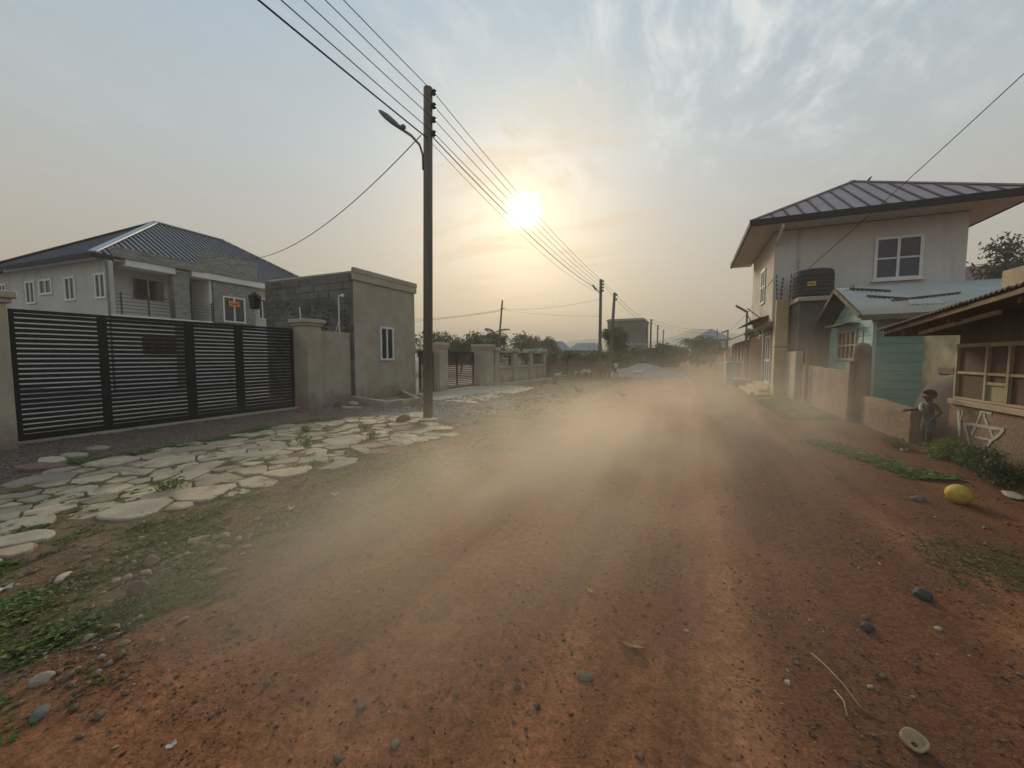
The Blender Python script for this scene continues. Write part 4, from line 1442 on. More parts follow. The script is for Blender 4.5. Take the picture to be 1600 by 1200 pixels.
# ------------------------------------------------------------------ teal timber shack
sk_ = thing('timber_shack', 'weathered teal timber shack with corrugated metal roof behind the mud wall', 'shack', (6.3, 15.2, 0))
sx0, sx1, sy0, sy1 = 4.40, 8.6, 13.40, 16.98
MB().box(sx0 + .03, sx1, sy0 + .03, sy1, -.1, 2.45).build('core_wall', OLDWOOD, sk_)
MB().poly([(sx0 + .04, sy0, 2.45), (sx0 + .04, sy1, 2.45), (sx0 + .04, 15.15, 3.42)], .06, (-1, 0, 0)).build('gable_core', OLDWOOD, sk_)
z = .25
k = 0
while z < 3.35:
    h_ = .235
    zt = z + h_ - .012
    if zt > 2.45:
        f0 = max(0, (z - 2.45) / .97)
        f1 = min(1, max(0, (zt - 2.45)) / .97)
        ya0, yb0 = sy0 + (15.15 - sy0) * f0, sy1 - (sy1 - 15.15) * f0
        ya1, yb1 = sy0 + (15.15 - sy0) * f1, sy1 - (sy1 - 15.15) * f1
        if yb1 - ya1 > .1:
            MB().poly([(sx0, ya0, z), (sx0, yb0, z), (sx0, yb1, zt), (sx0, ya1, zt)], .03, (-1, 0, 0)).build('board', TEAL_LIT, sk_)
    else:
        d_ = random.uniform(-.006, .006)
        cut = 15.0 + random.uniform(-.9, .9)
        MB().box(sx0 + d_, sx0 + .029, sy0 + .003, cut - .004, z, zt).build('board', TEAL_LIT, sk_)
        MB().box(sx0 + d_ * .4, sx0 + .029, cut, sy1, z, zt).build('board', TEAL_LIT, sk_)
        MB().box(sx0 + .002, sx1, sy0 + d_ * .8, sy0 + .029, z, zt).build('board', TEAL_SHADE, sk_)
    z += h_
    k += 1
MB().box(sx0 - .03, sx0 + .05, sy0 - .03, sy0 + .06, .1, 2.45).build('corner_board', TEAL_LIT, sk_)
window(sk_, 'x', sx0, -1, 14.50, 16.05, 1.45, 2.36, bar=.07, cols=4, rows=2, frame=PALEWOOD, pane=GLASS, proud=.05)
MB().box(sx0 - .35, sx0 - .01, 14.4, 16.2, 2.50, 2.54).build('window_hood', OLDWOOD, sk_)


def corrugated(p_eave0, p_eave1, p_ridge0, p_ridge1, pitch=.09, amp=.016, jag=0.0, seed=1):
    """wavy sheet: waves run from eave to ridge"""
    a, c, d, e = map(Vector, (p_eave0, p_eave1, p_ridge0, p_ridge1))
    L_ = (c - a).length
    n_ = int(L_ / pitch) * 4
    nrm = (c - a).cross(d - a).normalized()
    if nrm.z < 0:
        nrm = -nrm
    rr_ = random.Random(seed)
    vv, ff = [], []
    for k_ in range(n_ + 1):
        f = k_ / n_
        off = nrm * (amp * math.sin(2 * math.pi * f * L_ / pitch))
        sheet = int(f * L_ / .8)
        j = jag * (((sheet * 7919) % 13) / 13 - .5)
        u = (d.lerp(e, f) - a.lerp(c, f))
        lo = a.lerp(c, f) + u.normalized() * j
        vv += [lo + off, lo + u * .5 + off + nrm * jag * .1 * math.sin(sheet), d.lerp(e, f) + off]
    for k_ in range(n_):
        q = k_ * 3
        ff += [(q, q + 3, q + 4, q + 1), (q + 1, q + 4, q + 5, q + 2)]
    m_ = MB()
    m_.add(vv, ff)
    return m_


rfs = corrugated((4.02, 13.02, 2.64), (9.4, 13.02, 2.70), (4.02, 15.15, 3.62), (9.4, 15.15, 3.66), jag=.10)
o = rfs.build('metal_roof', ZINC, sk_, smooth=True)
sm = o.modifiers.new('thick', 'SOLIDIFY')
sm.thickness = .012
rfs = corrugated((4.02, 17.4, 2.55), (9.4, 17.4, 2.6), (4.02, 15.15, 3.60), (9.4, 15.15, 3.64), jag=.08)
o = rfs.build('metal_roof', RUST, sk_, smooth=True)
sm = o.modifiers.new('thick', 'SOLIDIFY')
sm.thickness = .012
MB().bar((4.0, 13.0, 2.56), (9.3, 13.0, 2.62), .05, .14).build('fascia_board', OLDWOOD, sk_)
MB().bar((3.98, 13.02, 2.60), (3.98, 15.15, 3.56), .04, .12).build('barge_board', OLDWOOD, sk_)
MB().bar((3.98, 17.35, 2.50), (3.98, 15.15, 3.56), .04, .12).build('barge_board', OLDWOOD, sk_)
for k, (a, c) in enumerate((((4.5, 14.3, 3.265), (5.3, 13.9, 3.083)), ((4.9, 13.85, 3.062), (6.3, 14.15, 3.203)), ((4.3, 15.0, 3.588), (5.1, 14.6, 3.407)))):
    o = MB().bar(a, c, .14, .035).build('loose_board', OLDWOOD)
    tag(o, ['board lying aslant on the shack roof near its front edge', 'long board lying level across the lower shack roof', 'short board near the shack roof peak'][k], 'board', 'boards on the shack roof')
MB_ = MB().poly([(5.1, 13.5, 2.905), (5.75, 13.45, 2.884), (5.85, 13.8, 3.047), (5.2, 13.82, 3.055)], .02).build('loose_sheet', ZINC)
tag(MB_, 'square loose metal patch lying on the shack roof', 'sheet')
# small dark lean-to between shack and tank stand
ln = thing('lean_to', 'dark wooden lean-to squeezed between teal shack and tank stand', 'shed', (4.6, 17.2, 0))
for k in range(8):
    MB().box(3.9 + k * .16, 4.05 + k * .16, 17.03 + .004 * (k % 2), 17.07, -.05, 2.2 + .06 * ((k * 5) % 3)).build('plank', OLDWOOD, ln)
MB().box(3.86, 3.92, 16.99, 17.09, -.05, 2.5).build('post', OLDWOOD, ln)

# ------------------------------------------------------------------ low mud wall with posts
def rough_wall(name, label, cat, pts_, thick, zt, material, seed, step=.12, top_amp=.03):
    """wall following a polyline, uneven face and top; zt = function of distance fraction -> height"""
    m_ = MB()
    V_ = [Vector((*p_, 0)) for p_ in pts_]
    segs = [(V_[i], V_[i + 1]) for i in range(len(V_) - 1)]
    tot = sum((c - a).length for a, c in segs)
    rows_ = 9
    cols_ = []
    run = 0
    for a, c in segs:
        L_ = (c - a).length
        n_ = max(2, int(L_ / step))
        d = (c - a).normalized()
        s_ = Vector((-d.y, d.x, 0))
        for k_ in range(n_ + 1):
            cols_.append((a.lerp(c, k_ / n_), s_, (run + L_ * k_ / n_) / tot))
        run += L_
    vv, ff = [], []
    for i, (p_, s_, f) in enumerate(cols_):
        h_ = zt(f) + top_amp * (fbm(np.array([i * .35]), np.array([seed * 3.1]), 3, seed)[0] - .5) * 2
        ring = []
        for side in (-1, 1):
            rr_ = range(rows_ + 1) if side == -1 else range(rows_, -1, -1)
            for r_ in rr_:
                z_ = -.1 + (h_ + .1) * r_ / rows_
                nn = fbm(np.array([i * .22]), np.array([r_ * .5 + side * 20]), 3, seed + 5)[0] - .5
                edge = .86 if r_ == rows_ else 1
                q_ = p_ + s_ * side * (thick / 2 * edge + nn * .04)
                ring.append((q_.x, q_.y, z_))
        vv += ring
    W = 2 * (rows_ + 1)
    for i in range(len(cols_) - 1):
        for k_ in range(W - 1):
            a = i * W + k_
            ff.append((a, a + 1, a + 1 + W, a + W))
    ff.append(tuple(range(W)))
    ff.append(tuple((len(cols_) - 1) * W + k_ for k_ in range(W - 1, -1, -1)))
    m_.add(vv, ff)
    o_ = m_.build(name, material)
    tag(o_, label, cat)
    return o_


rough_wall('mud_wall', 'long crumbling brown mud wall below the teal shack', 'wall', [(3.62, 18.2), (3.62, 15.3), (3.60, 11.9)], .16, lambda f: 1.32 - .12 * f, MUD, 3)
rough_wall('mud_wall', 'low broken end of the mud wall beside the standing child', 'wall', [(3.62, 11.2), (3.60, 10.2), (3.62, 9.05)], .18, lambda f: .70 - .06 * f, MUD, 8)
m = MB()
m.tube([(3.62, 11.55, -.15), (3.62, 11.55, .8), (3.61, 11.56, 1.62), (3.61, 11.56, 1.80), (3.62, 11.56, 1.87)], [.17, .17, .165, .155, .09], 10)
gp = thing('mud_pillar', 'round-topped mud pillar in the middle of the broken wall', 'pillar', (3.62, 11.55, 0))
m.build('shaft', MUD, gp, smooth=True)
MB().tube([(3.62, 11.6, 1.8), (3.63, 11.6, 2.16)], .012, 5).build('rebar', RUST, gp)
MB().tube([(3.40, 11.40, -.1), (3.41, 11.42, .9), (3.42, 11.44, 1.45)], .06, 8).build('prop_post', OLDWOOD, gp)
for k, yy in enumerate((15.45, 18.0)):
    o = MB().tube([(3.46, yy, -.1), (3.46, yy + .02, .9), (3.47, yy, 1.78 + .04 * k)], [.065, .06, .055], 8).build('wooden_post', OLDWOOD, smooth=True)
    tag(o, ['thin wooden post against the mud wall, nearer of two', 'thin wooden post at the far end of the mud wall'][k], 'post', 'wall posts')
m = MB().box(3.38, 3.60, 16.6, 18.22, -.1, 1.75)
tag(m.build('plastered_wall', CONCRETE2, bevel=.03), 'pale plastered wall end between the mud wall and the yellow pier', 'wall')

# mouldy wall and clay mound behind the child
m = MB().box(4.95, 5.15, 10.2, 12.35, -.1, 2.15)
tag(m.build('plaster_wall', MOULD, bevel=.03), 'mouldy yellow plaster wall under the dark eaves behind the child', 'wall')
mo = MB()
prof = [(.62, -.1), (.63, .15), (.62, .45), (.57, .75), (.46, 1.0), (.30, 1.16), (.12, 1.23)]
mo.lathe((4.62, 10.05, 0), prof, 20)
o = mo.build('clay_mound', CLAY, smooth=True)
tag(o, 'rounded dusty clay mound behind the low wall and child', 'mound')
o = MB().box(4.70, 5.0, 10.5, 11.1, 1.18, 1.38).build('old_basin', RUST, bevel=.04)
tag(o, 'rusty box resting against the mouldy wall above the mound', 'box')

# ------------------------------------------------------------------ kiosk with graffiti
kk = thing('kiosk', 'mud kiosk with mesh windows and white graffiti at the right edge', 'kiosk', (5.3, 6.4, 0))
MB().box(3.90, 4.10, 3.2, 8.80, -.15, .80).build('base_wall', MUD, kk, bevel=.03, seg=2)
MB().box(4.102, 7.0, 8.60, 8.78, -.15, 1.95).build('end_wall', MUD, kk)
MB().box(3.935, 3.965, 3.2, 8.68, .88, 1.74).build('mesh_screen', SCREEN, kk)
MB().box(3.94, 4.10, 3.2, 8.72, 1.76, 2.04).build('header', OLDWOOD, kk)
wf_ = MB()
wf_.box(3.85, 3.985, 3.2, 8.74, .803, .885)
wf_.build('window_sill', PALEWOOD, kk, bevel=.008)
wf_ = MB()
wf_.box(3.895, 3.934, 3.2, 8.70, .888, .925)
wf_.box(3.897, 3.934, 3.2, 8.70, 1.70, 1.758)
wf_.box(3.899, 3.934, 3.2, 8.64, 1.285, 1.325)
wf_ = wf_.build('window_frame', PALEWOOD, kk, bevel=.006)
for yy in (8.67, 7.97, 7.53, 6.75, 6.2, 5.4):
    MB().box(3.892, 3.934, yy - .022, yy + .022, .926, 1.699).build('mullion', PALEWOOD, wf_)
MB().box(3.901, 3.934, 7.552, 7.948, 1.155, 1.195).build('mullion', PALEWOOD, wf_)
MB().box(3.925, 3.934, 7.56, 7.94, .93, 1.15).build('broken_pane', MOULD, kk)
# roof: mono-pitch rising towards the viewer's right
rk_ = MB()
rk_.poly([(3.25, 9.35, 2.02), (7.5, 9.35, 2.05), (7.5, 3.0, 2.60), (3.25, 3.0, 2.55)], .05)
rk_ = rk_.build('roof_deck', RUST, kk)
MB().bar((3.24, 9.40, 1.99), (3.24, 3.0, 2.52), .03, .055).build('fascia_board', mat('dull_board', (.25, .185, .125), (.19, .14, .095), 4, .9, fine=.25), rk_)
MB().bar((3.22, 9.38, 1.97), (7.5, 9.38, 2.0), .04, .10).build('fascia_board', OLDWOOD, rk_)
MB().bar((3.45, 8.7, 1.94), (3.45, 6.9, 2.10), .05, .05).build('rafter', PALEWOOD, rk_)
for yy in (8.9, 7.6, 6.3, 5.0):
    zz = 2.02 + (9.35 - yy) * .083
    MB().bar((3.3, yy, zz - .09), (7.4, yy, zz - .09), .06, .07).build('rafter', OLDWOOD, rk_)
MB().box(3.35, 3.40, 4.5, 6.7, 2.36, 2.56).build('sign_board', PALEWOOD, kk)
rfk = corrugated((3.2, 9.45, 2.05), (3.2, 3.0, 2.60), (7.6, 9.45, 2.25), (7.6, 3.0, 2.80), jag=.12, seed=4)
o = rfk.build('metal_roof', RUST, kk, smooth=True)
sm = o.modifiers.new('thick', 'SOLIDIFY')
sm.thickness = .012


def stroke(m_, p_, q_, w_, x=3.895):
    (y0_, z0_), (y1_, z1_) = p_, q_
    dy, dz = y1_ - y0_, z1_ - z0_
    L_ = math.hypot(dy, dz)
    n_ = 6
    rr_ = random.Random(int((y0_ + z0_) * 1000))
    ny_, nz_ = -dz / L_, dy / L_
    L0, L1 = [], []
    for k_ in range(n_ + 1):
        f = k_ / n_
        wob = w_ * .5 * rr_.uniform(.7, 1.15)
        off = rr_.uniform(-.008, .008)
        cy_, cz_ = y0_ + dy * f + ny_ * off, z0_ + dz * f + nz_ * off
        L0.append((x, cy_ + ny_ * wob, cz_ + nz_ * wob))
        L1.append((x, cy_ - ny_ * wob, cz_ - nz_ * wob))
    b_ = L0 + L1
    m_.add(b_, [(k_, k_ + 1, n_ + 2 + k_, n_ + 1 + k_) for k_ in range(n_)])


gr = MB()
for i_, (p_, q_, w_) in enumerate((((7.99, .73), (8.17, .38), .045), ((7.94, .73), (7.71, .44), .045), ((8.03, .75), (7.77, .77), .035), ((8.34, .53), (7.51, .58), .045),
                                   ((8.34, .53), (8.16, .20), .045), ((7.51, .58), (7.89, .23), .045), ((8.09, .38), (7.71, .39), .04), ((8.51, .71), (8.44, .31), .065), ((8.40, .72), (8.46, .55), .03))):
    stroke(gr, p_, q_, w_, 3.893 - .0006 * i_)
gr.build('graffiti', CHALK, kk)

# ================================================================== VEGETATION
def leaf_cloud(n, clumps, size, seed, flat=.6):
    """n leaf quads spread through ellipsoidal clumps [(x,y,z,rx,ry,rz)]"""
    r = np.random.default_rng(seed)
    cl = np.array(clumps)
    vol = cl[:, 3] * cl[:, 4] * cl[:, 5]
    k = r.choice(len(cl), n, p=vol / vol.sum())
    d = r.normal(size=(n, 3))
    d /= np.linalg.norm(d, axis=1)[:, None]
    rad = r.random(n) ** .42
    p = cl[k, :3] + d * rad[:, None] * cl[k, 3:6] * (1 + .16 * r.normal(size=n))[:, None]
    nn = r.normal(size=(n, 3)) + d * .6 + np.array([0, 0, .5])
    nn /= np.linalg.norm(nn, axis=1)[:, None]
    a = np.cross(nn, r.normal(size=(n, 3)))
    a /= np.linalg.norm(a, axis=1)[:, None]
    b_ = np.cross(nn, a)
    s = size * r.uniform(.55, 1.3, n)[:, None]
    v = np.stack([p - a * s, p - b_ * s * flat * .6, p + a * s, p + b_ * s * flat * .6], 1).reshape(-1, 3)
    f = np.arange(n * 4)
    return v, f


def tree(label, loc, h, crown_r, n, leaf, material, seed, group=None, trunk=.12, crown_h=None, low=.35, name='tree', cat='tree', nclump=12):
    rr_ = random.Random(seed)
    x, y = loc
    g_ = thing(name, label, cat, (x, y, 0), group=group)
    crown_h = crown_h or h * (1 - low)
    cz = h - crown_h * .5
    clumps = []
    for k in range(nclump):
        a = rr_.uniform(0, 6.28)
        rd = crown_r * rr_.uniform(.15, .75)
        zz = cz + crown_h * .5 * rr_.uniform(-.75, .72)
        cr = crown_r * rr_.uniform(.26, .50)
        clumps.append((rd * math.cos(a), rd * math.sin(a), zz, cr, cr, cr * rr_.uniform(.55, .85)))
    v, f = leaf_cloud(n, clumps, leaf, seed)
    me = mesh_np('crown', v, f, 4, material)
    o = bpy.data.objects.new('crown', me)
    link(o, g_)
    m_ = MB()
    top = (x + rr_.uniform(-.1, .1) * h, y, cz)
    m_.tube([(x, y, -.15), (x + .02 * h, y, h * .2), top], [trunk, trunk * .8, trunk * .4], 7)
    for c in clumps[:7]:
        m_.tube([(x + .01 * h, y, h * .22), (x + c[0] * .5, y + c[1] * .5, (h * .3 + c[2]) * .5), (x + c[0], y + c[1], c[2])], [trunk * .5, trunk * .35, trunk * .12], 5)
    m_.build('trunk', BARK, g_, smooth=True)
    return g_


FROND = None


def palm(label, loc, h, spread, seed, group='palms', lean=.15):
    global FROND
    x, y = loc
    g_ = thing('palm_tree', label, 'palm tree', (x, y, 0), group=group)
    m_ = MB()
    m_.tube([(x, y, -.1), (x + lean * .3, y, h * .5), (x + lean, y, h)], [.16, .12, .10], 8)
    m_.build('trunk', BARK, g_, smooth=True)
    if FROND is None:
        v, f = [], []
        n = 16
        for k in range(n):
            t_ = (k + .5) / n
            cx_, cz_ = t_ * 1.0, .38 * t_ - .72 * t_ * t_
            L_ = .30 * math.sin(math.pi * min(t_ * .9 + .12, 1)) + .04
            for sgn in (-1, 1):
                i0 = len(v)
                v += [(cx_ - .02, 0, cz_), (cx_ + .025, 0, cz_), (cx_ + .10, sgn * L_, cz_ - .10 - .1 * t_), (cx_ + .06, sgn * L_ * .6, cz_ - .03)]
                f += [(i0, i0 + 1, i0 + 2, i0 + 3)]
            i0 = len(v)
            t2 = k / n
            v += [(t2, -.012, .38 * t2 - .72 * t2 * t2), (t2, .012, .38 * t2 - .72 * t2 * t2), (t2 + 1 / n, .01, .38 * (t2 + 1 / n) - .72 * (t2 + 1 / n) ** 2), (t2 + 1 / n, -.01, .38 * (t2 + 1 / n) - .72 * (t2 + 1 / n) ** 2)]
            f += [(i0, i0 + 1, i0 + 2, i0 + 3)]
        FROND = bpy.data.meshes.new('frond')
        FROND.from_pydata(v, [], f)
        FROND.materials.append(LEAF_P)
    rr_ = random.Random(seed)
    for k in range(15):
        o_ = bpy.data.objects.new('frond', FROND)
        link(o_, g_)
        o_.location = (lean, 0, h)
        o_.rotation_euler = (rr_.uniform(-.3, .3), rr_.uniform(-.75, .35), k * 2.4 + rr_.uniform(-.2, .2))
        s_ = spread * rr_.uniform(.8, 1.15)
        o_.scale = (s_, s_, s_)
    return g_


TB = 'trees behind the panel fence'
tree('dark broad bush tree right behind the nearest pole', (-23.5, 34), 4.2, 2.6, 2600, .17, LEAF_D, 1, TB, low=.15)
tree('rounded dark tree above the second gate', (-20.2, 33.2), 4.5, 2.3, 2600, .17, LEAF_D, 2, TB, low=.15)
tree('lower dark tree between second gate and palm', (-18.0, 35), 3.9, 1.9, 1900, .17, LEAF_M, 3, TB, low=.15)
tree('hazy round tree right of the leaning post', (-19.5, 48), 4.6, 2.7, 1900, .24, LEAF_O, 4, TB, low=.2)
tree('small pale tree left of the blue roofed house', (-16.5, 50), 4.2, 1.7, 1400, .22, LEAF_O, 5, TB, low=.2)
tree('small dark tree peeping past the guard house end', (-27.5, 34), 3.4, 1.5, 1100, .17, LEAF_D, 6, TB, low=.1)
palm('palm behind the second gate with drooping fronds', (-18.6, 36.5), 3.6, 1.9, 1)
palm('small palm right beside the leaning post', (-16.0, 38.5), 3.0, 1.3, 2)
palm('palm crown just left of the nearest pole', (-26.2, 33), 3.3, 1.3, 3)
tree('dark green tree standing behind the second pole', (-6.0, 36.8), 4.35, 1.75, 3000, .13, LEAF_D, 7, 'trees on the left verge', low=.2, nclump=14)
BL = 'bushes along the far left verge'
bspec = [(-5.6, 34.5, 2.0, 1.3, 0), (-4.9, 40.5, 2.3, 1.6, 1), (-6.6, 43, 2.6, 1.8, 1), (-4.0, 46, 2.9, 1.7, 0), (-3.6, 52, 3.3, 2.0, 1), (-3.2, 58, 3.6, 2.1, 0), (-3.0, 66, 3.4, 2.2, 2), (-2.8, 76, 3.6, 2.4, 2), (-2.4, 90, 3.5, 2.5, 2)]
blab = ['nearest low bush at the end of the plot wall', 'leafy bush behind the gravel heap', 'bush at the foot of the unfinished block building', 'tall verge bush just right of the block building',
        'dense bush fourth along the far left verge', 'tallest dark bush of the far left verge', 'hazy bush near the end of the left verge', 'pale hazy bush second from the street end', 'faintest bush where the street disappears']
for k, (x, y, h, r_, mi) in enumerate(bspec):
    tree(blab[k], (x, y), h, r_, 1500, .15 + .002 * y, (LEAF_D, LEAF_M, LEAF_O)[mi], 20 + k, BL, low=.02, trunk=.06, name='bush', cat='bush')
tree('reddish dry bush on the far left verge', (-4.6, 49), 1.9, 1.2, 500, .16, leaf_mat('dry_leaves', (.16, .085, .055), (.13, .09, .05)), 40, BL, low=.02, trunk=.05, name='bush', cat='bush')

# creeper on the plot wall: leaves over its top
cl = []
pw0, pw1 = Vector((-9.2, 27.35, 1.5)), Vector((-5.6, 30.45, 1.5))
rr = random.Random(9)
for k in range(14):
    s = pw0.lerp(pw1, k / 13)
    cl.append((s.x + rr.uniform(-.1, .4), s.y + rr.uniform(0, .6), 1.55 + rr.uniform(-.15, .3), .45, .45, rr.uniform(.2, .42)))
v, f = leaf_cloud(2600, cl, .10, 77)
o = bpy.data.objects.new('creeper', mesh_np('creeper', v, f, 4, LEAF_M))
link(o)
tag(o, 'leafy creeper spilling over the brown plot wall', 'creeper')
pl_l = mat('pale_flower', (.55, .50, .44), None, 3, .9, fine=0)
v, f = leaf_cloud(60, [(c[0] - .15, c[1] - .25, c[2] + .1, .4, .3, .3) for c in cl], .07, 78)
o2 = bpy.data.objects.new('blossom', mesh_np('blossom', v, f, 4, pl_l))
link(o2, o)

TR = 'trees at the right of the far street'
tree('hazy tree left of the blue pyramid roof', (1.6, 78), 5.4, 2.6, 1600, .30, LEAF_M, 50, TR, low=.05)
tree('low hazy bush where the street bends right', (.6, 92), 4.0, 2.6, 1200, .34, LEAF_O, 51, TR, low=.02)
tree('dark tree hiding the foot of the blue roofed house', (2.9, 66), 3.9, 2.0, 1500, .24, LEAF_D, 52, TR, low=.05)
tree('leafy tree above the striped fence', (3.9, 58), 3.7, 1.9, 1500, .22, LEAF_M, 53, TR, low=.05)
palm('hazy palm on the right of the far street', (1.3, 68), 3.9, 2.2, 7, 'palms')
palm('second hazy palm further along the right of the street', (.4, 84), 4.6, 2.4, 8, 'palms')
tree('small leafy tree poking out behind the house front', (3.6, 27.6), 4.4, .75, 700, .12, LEAF_M, 54, TR, low=.35, trunk=.05)
tree('dark feathery tree at the right picture edge behind the house', (17.2, 32.2), 9.0, 2.7, 9000, .15, leaf_mat('feathery_leaves', (.04, .055, .03), (.06, .075, .04)), 55, None, low=.35, trunk=.18, nclump=26)

# ================================================================== FAR BUILDINGS
def far_house(name, label, x, y, w_, d_, he, hr, wall_m, roof_m, rz=0.0, over=.5, wins=(), ridge=0.3):
    g_ = thing(name, label, 'house', (x, y, 0), rz, local=True)
    ORG[g_.name] = (0, 0, 0)
    MB().box(-w_ / 2, w_ / 2, -d_ / 2, d_ / 2, -.2, he).build('wall', wall_m, g_)
    a, c = w_ / 2 + over, d_ / 2 + over
    E_ = [(-a, -c, he), (a, -c, he), (a, c, he), (-a, c, he)]
    r0_, r1_ = (-w_ * ridge, 0, hr), (w_ * ridge, 0, hr)
    m_ = MB()
    if ridge > 0:
        m_.poly([E_[0], E_[1], r1_, r0_], .06)
        m_.poly([E_[1], E_[2], r1_], .06)
        m_.poly([E_[2], E_[3], r0_, r1_], .06)
        m_.poly([E_[3], E_[0], r0_], .06)
    else:
        for k_ in range(4):
            m_.poly([E_[k_], E_[(k_ + 1) % 4], (0, 0, hr)], .06)
    m_.build('roof', roof_m, g_)
    for (u0, u1, z0, z1) in wins:
        window(g_, 'y', -d_ / 2, -1, u0, u1, z0, z1, bar=.12, cols=2, proud=.08)
    return g_


far_house('blue_roof_house', 'far brown house with blue pyramid roof right of the street end', 4.3, 100, 6.6, 6, 5.4, 7.9, HOUSEBR, BLUEROOF, wins=((-2.5, -1.5, 3.6, 4.9), (-.3, 1.2, 3.5, 4.9), (2.0, 2.6, 3.7, 4.9)), ridge=0, over=.8)
far_house('low_house', 'low distant house with long blue roof behind the plot wall, left one', -21.5, 64, 7.0, 5, 2.6, 4.2, HOUSEBR, BLUEROOF, R(10), wins=((-1.0, 0.0, 1.4, 2.3),))
far_house('low_house', 'low distant house with blue roof behind the plot wall, right one', -15.8, 66, 5.0, 5, 2.6, 3.9, HOUSEBR, BLUEROOF, R(10))
g_ = thing('rebar_columns', 'bare steel rods rising from an unfinished wall behind the creeper', 'rebar', (-12, 58, 0))
for k in range(9):
    MB().tube([(-13.4 + k * .55, 58 + k * .2, 0), (-13.4 + k * .55 + .03, 58 + k * .2, 3.3 + .25 * ((k * 7) % 3))], .035, 5).build('rod', RUST, g_)
MB().box(-13.6, -8.9, 58.6, 58.8, -.1, 2.3).build('wall', mat('blue_grey_far_wall', (.22, .25, .29), None, 1, .9, fine=.1), g_)
# unfinished block building
ub = thing('block_building', 'unfinished two-storey grey block building with flat top beyond the tree', 'building', (-6.9, 51.5, 0))
UBM = mat('far_grey_block', (.24, .23, .205), (.19, .18, .165), .6, .95, .4, 8, fine=.2)
MB().box(-9.2, -4.9, 49.2, 54.5, -.2, 6.15).build('wall', UBM, ub, bevel=.1)
MB().box(-9.3, -4.84, 49.1, 54.6, 5.86, 6.05).build('ring_beam', CONCRETE, ub)
MB().box(-9.22, -4.88, 49.16, 54.52, 3.0, 3.2).build('floor_band', CONCRETE, ub)
for k, (a, c, z0, z1) in enumerate(((-8.5, -7.4, 3.9, 5.1), (-6.6, -5.6, .9, 2.2))):
    MB().box(a, c, 49.14, 49.3, z0, z1).build('opening_shade_panel', mat('opening_shade', (.045, .042, .04), None, 3, .95, fine=0), ub)  # dark panel on a solid wall, its colour imitates shade inside an opening
MB().box(-4.92, -4.86, 51, 52, 3.9, 5.1).build('opening_shade_panel', MATS['opening_shade'], ub)
# red roofed house behind the two-storey house
far_house('red_roof_house', 'red tiled roof showing behind the right-hand house', 19.2, 38.5, 9, 6, 5.6, 7.8, CREAM, REDROOF, R(5))

# striped yellow and red fence, awning and lamps on the right of the far street
yf = thing('striped_fence', 'low yellow fence with red upper bars along the right of the far street', 'fence', (3.1, 46, 0))
MB().box(3.02, 3.10, 39, 56, -.1, .95).build('low_wall', CONCRETE2, yf)
for k in range(9):
    yy = 39.4 + k * 2.0
    MB().box(2.92, 3.02, yy - .14, yy + .14, -.1, 1.0).build('yellow_post', YELLOW, yf)
    MB().box(2.96, 3.06, yy - .07, yy + .07, 1.0, 1.85).build('red_post', REDPAINT, yf)
MB().box(3.03, 3.08, 39, 56, 1.02, 1.80).build('mesh_panel', PINK, yf)
MB().box(2.95, 3.12, 39, 56, .952, 1.02).build('rail', PINK, yf)
pillar('yellow fence pillar beside the blue painted booth', 2.75, 3.15, 37.6, 38.3, 1.95, YELLOW, .03, .1, 'street pillars')
sh = thing('shop_front', 'faded red shop front with awning beyond the two-storey house', 'shop', (3.2, 30.5, 0))
MB().box(3.20, 4.2, 26.4, 36.8, -.1, 2.6).build('wall', PINK, sh)
MB().box(3.02, 3.198, 29.0, 36.8, -.1, .85).build('dado', YELLOW, sh)
MB().box(2.98, 3.19, 28.95, 36.82, .852, .97).build('sill', REDPAINT, sh)
for yy in (27.0, 28.1, 29.2, 31.4, 33.6, 35.8):
    MB().box(3.06, 3.198, yy - .1, yy + .1, -.1, 2.5).build('post', REDPAINT, sh)
for yy in (28.6, 30.3):
    MB().box(3.0, 3.19, yy - .12, yy + .12, -.1, 1.3).build('post', YELLOW, sh)
MB().poly([(2.35, 26.6, 2.62), (2.35, 36.5, 2.62), (3.3, 36.5, 3.05), (3.3, 26.6, 3.05)], .05).build('awning', mat('dusty_awning', (.20, .19, .15), (.15, .14, .11), 1, .9, fine=.2), sh)
bo = thing('street_booth', 'small blue-grey metal booth at the roadside by the shops', 'booth', (2.25, 25.3, 0))
MB().box(1.90, 2.62, 24.9, 25.7, -.05, 1.30).build('cabinet', BLUEBOX, bo, bevel=.03)
d_ = MB().box(1.95, 2.57, 24.87, 24.898, .48, 1.22).build('door', BLUEBOX, bo)
MB().box(2.48, 2.52, 24.84, 24.87, .8, .92).build('handle', STEEL, d_)
MB().box(1.88, 2.64, 24.86, 25.72, .38, .44).build('shelf', CONCRETE2, bo)
bn2 = thing('street_bench', 'low yellow-brown bench in front of the house steps', 'bench', (2.35, 23.9, 0))
MB().box(2.2, 2.75, 23.2, 24.3, .38, .45).build('seat', YELLOW, bn2)
for yy in (23.3, 24.2):
    MB().box(2.22, 2.7, yy - .04, yy + .04, -.05, .38).build('leg', OLDWOOD, bn2)
for k, (x, y, h, dx) in enumerate(((3.0, 39, 3.9, -.15), (2.9, 52, 4.8, 0.0), (3.05, 27.2, 4.25, -.25))):
    sl_ = thing('street_lamp', ['short hooded lamp post above the yellow pillar', 'thin dark lamp post before the blue pyramid roof', 'flat lamp arm sticking out left of the house front'][k], 'street lamp', (x, y, 0), group='far street lamps')
    MB().tube([(x, y, -.1), (x, y, h)], .06, 6).build('post', STEEL, sl_)
    if k != 1:
        MB().bar((x, y, h - .05), (x + dx - .35, y, h + .25 - (.5 if k == 0 else -.1)), .22, .1).build('lamp_head', STEEL, sl_)

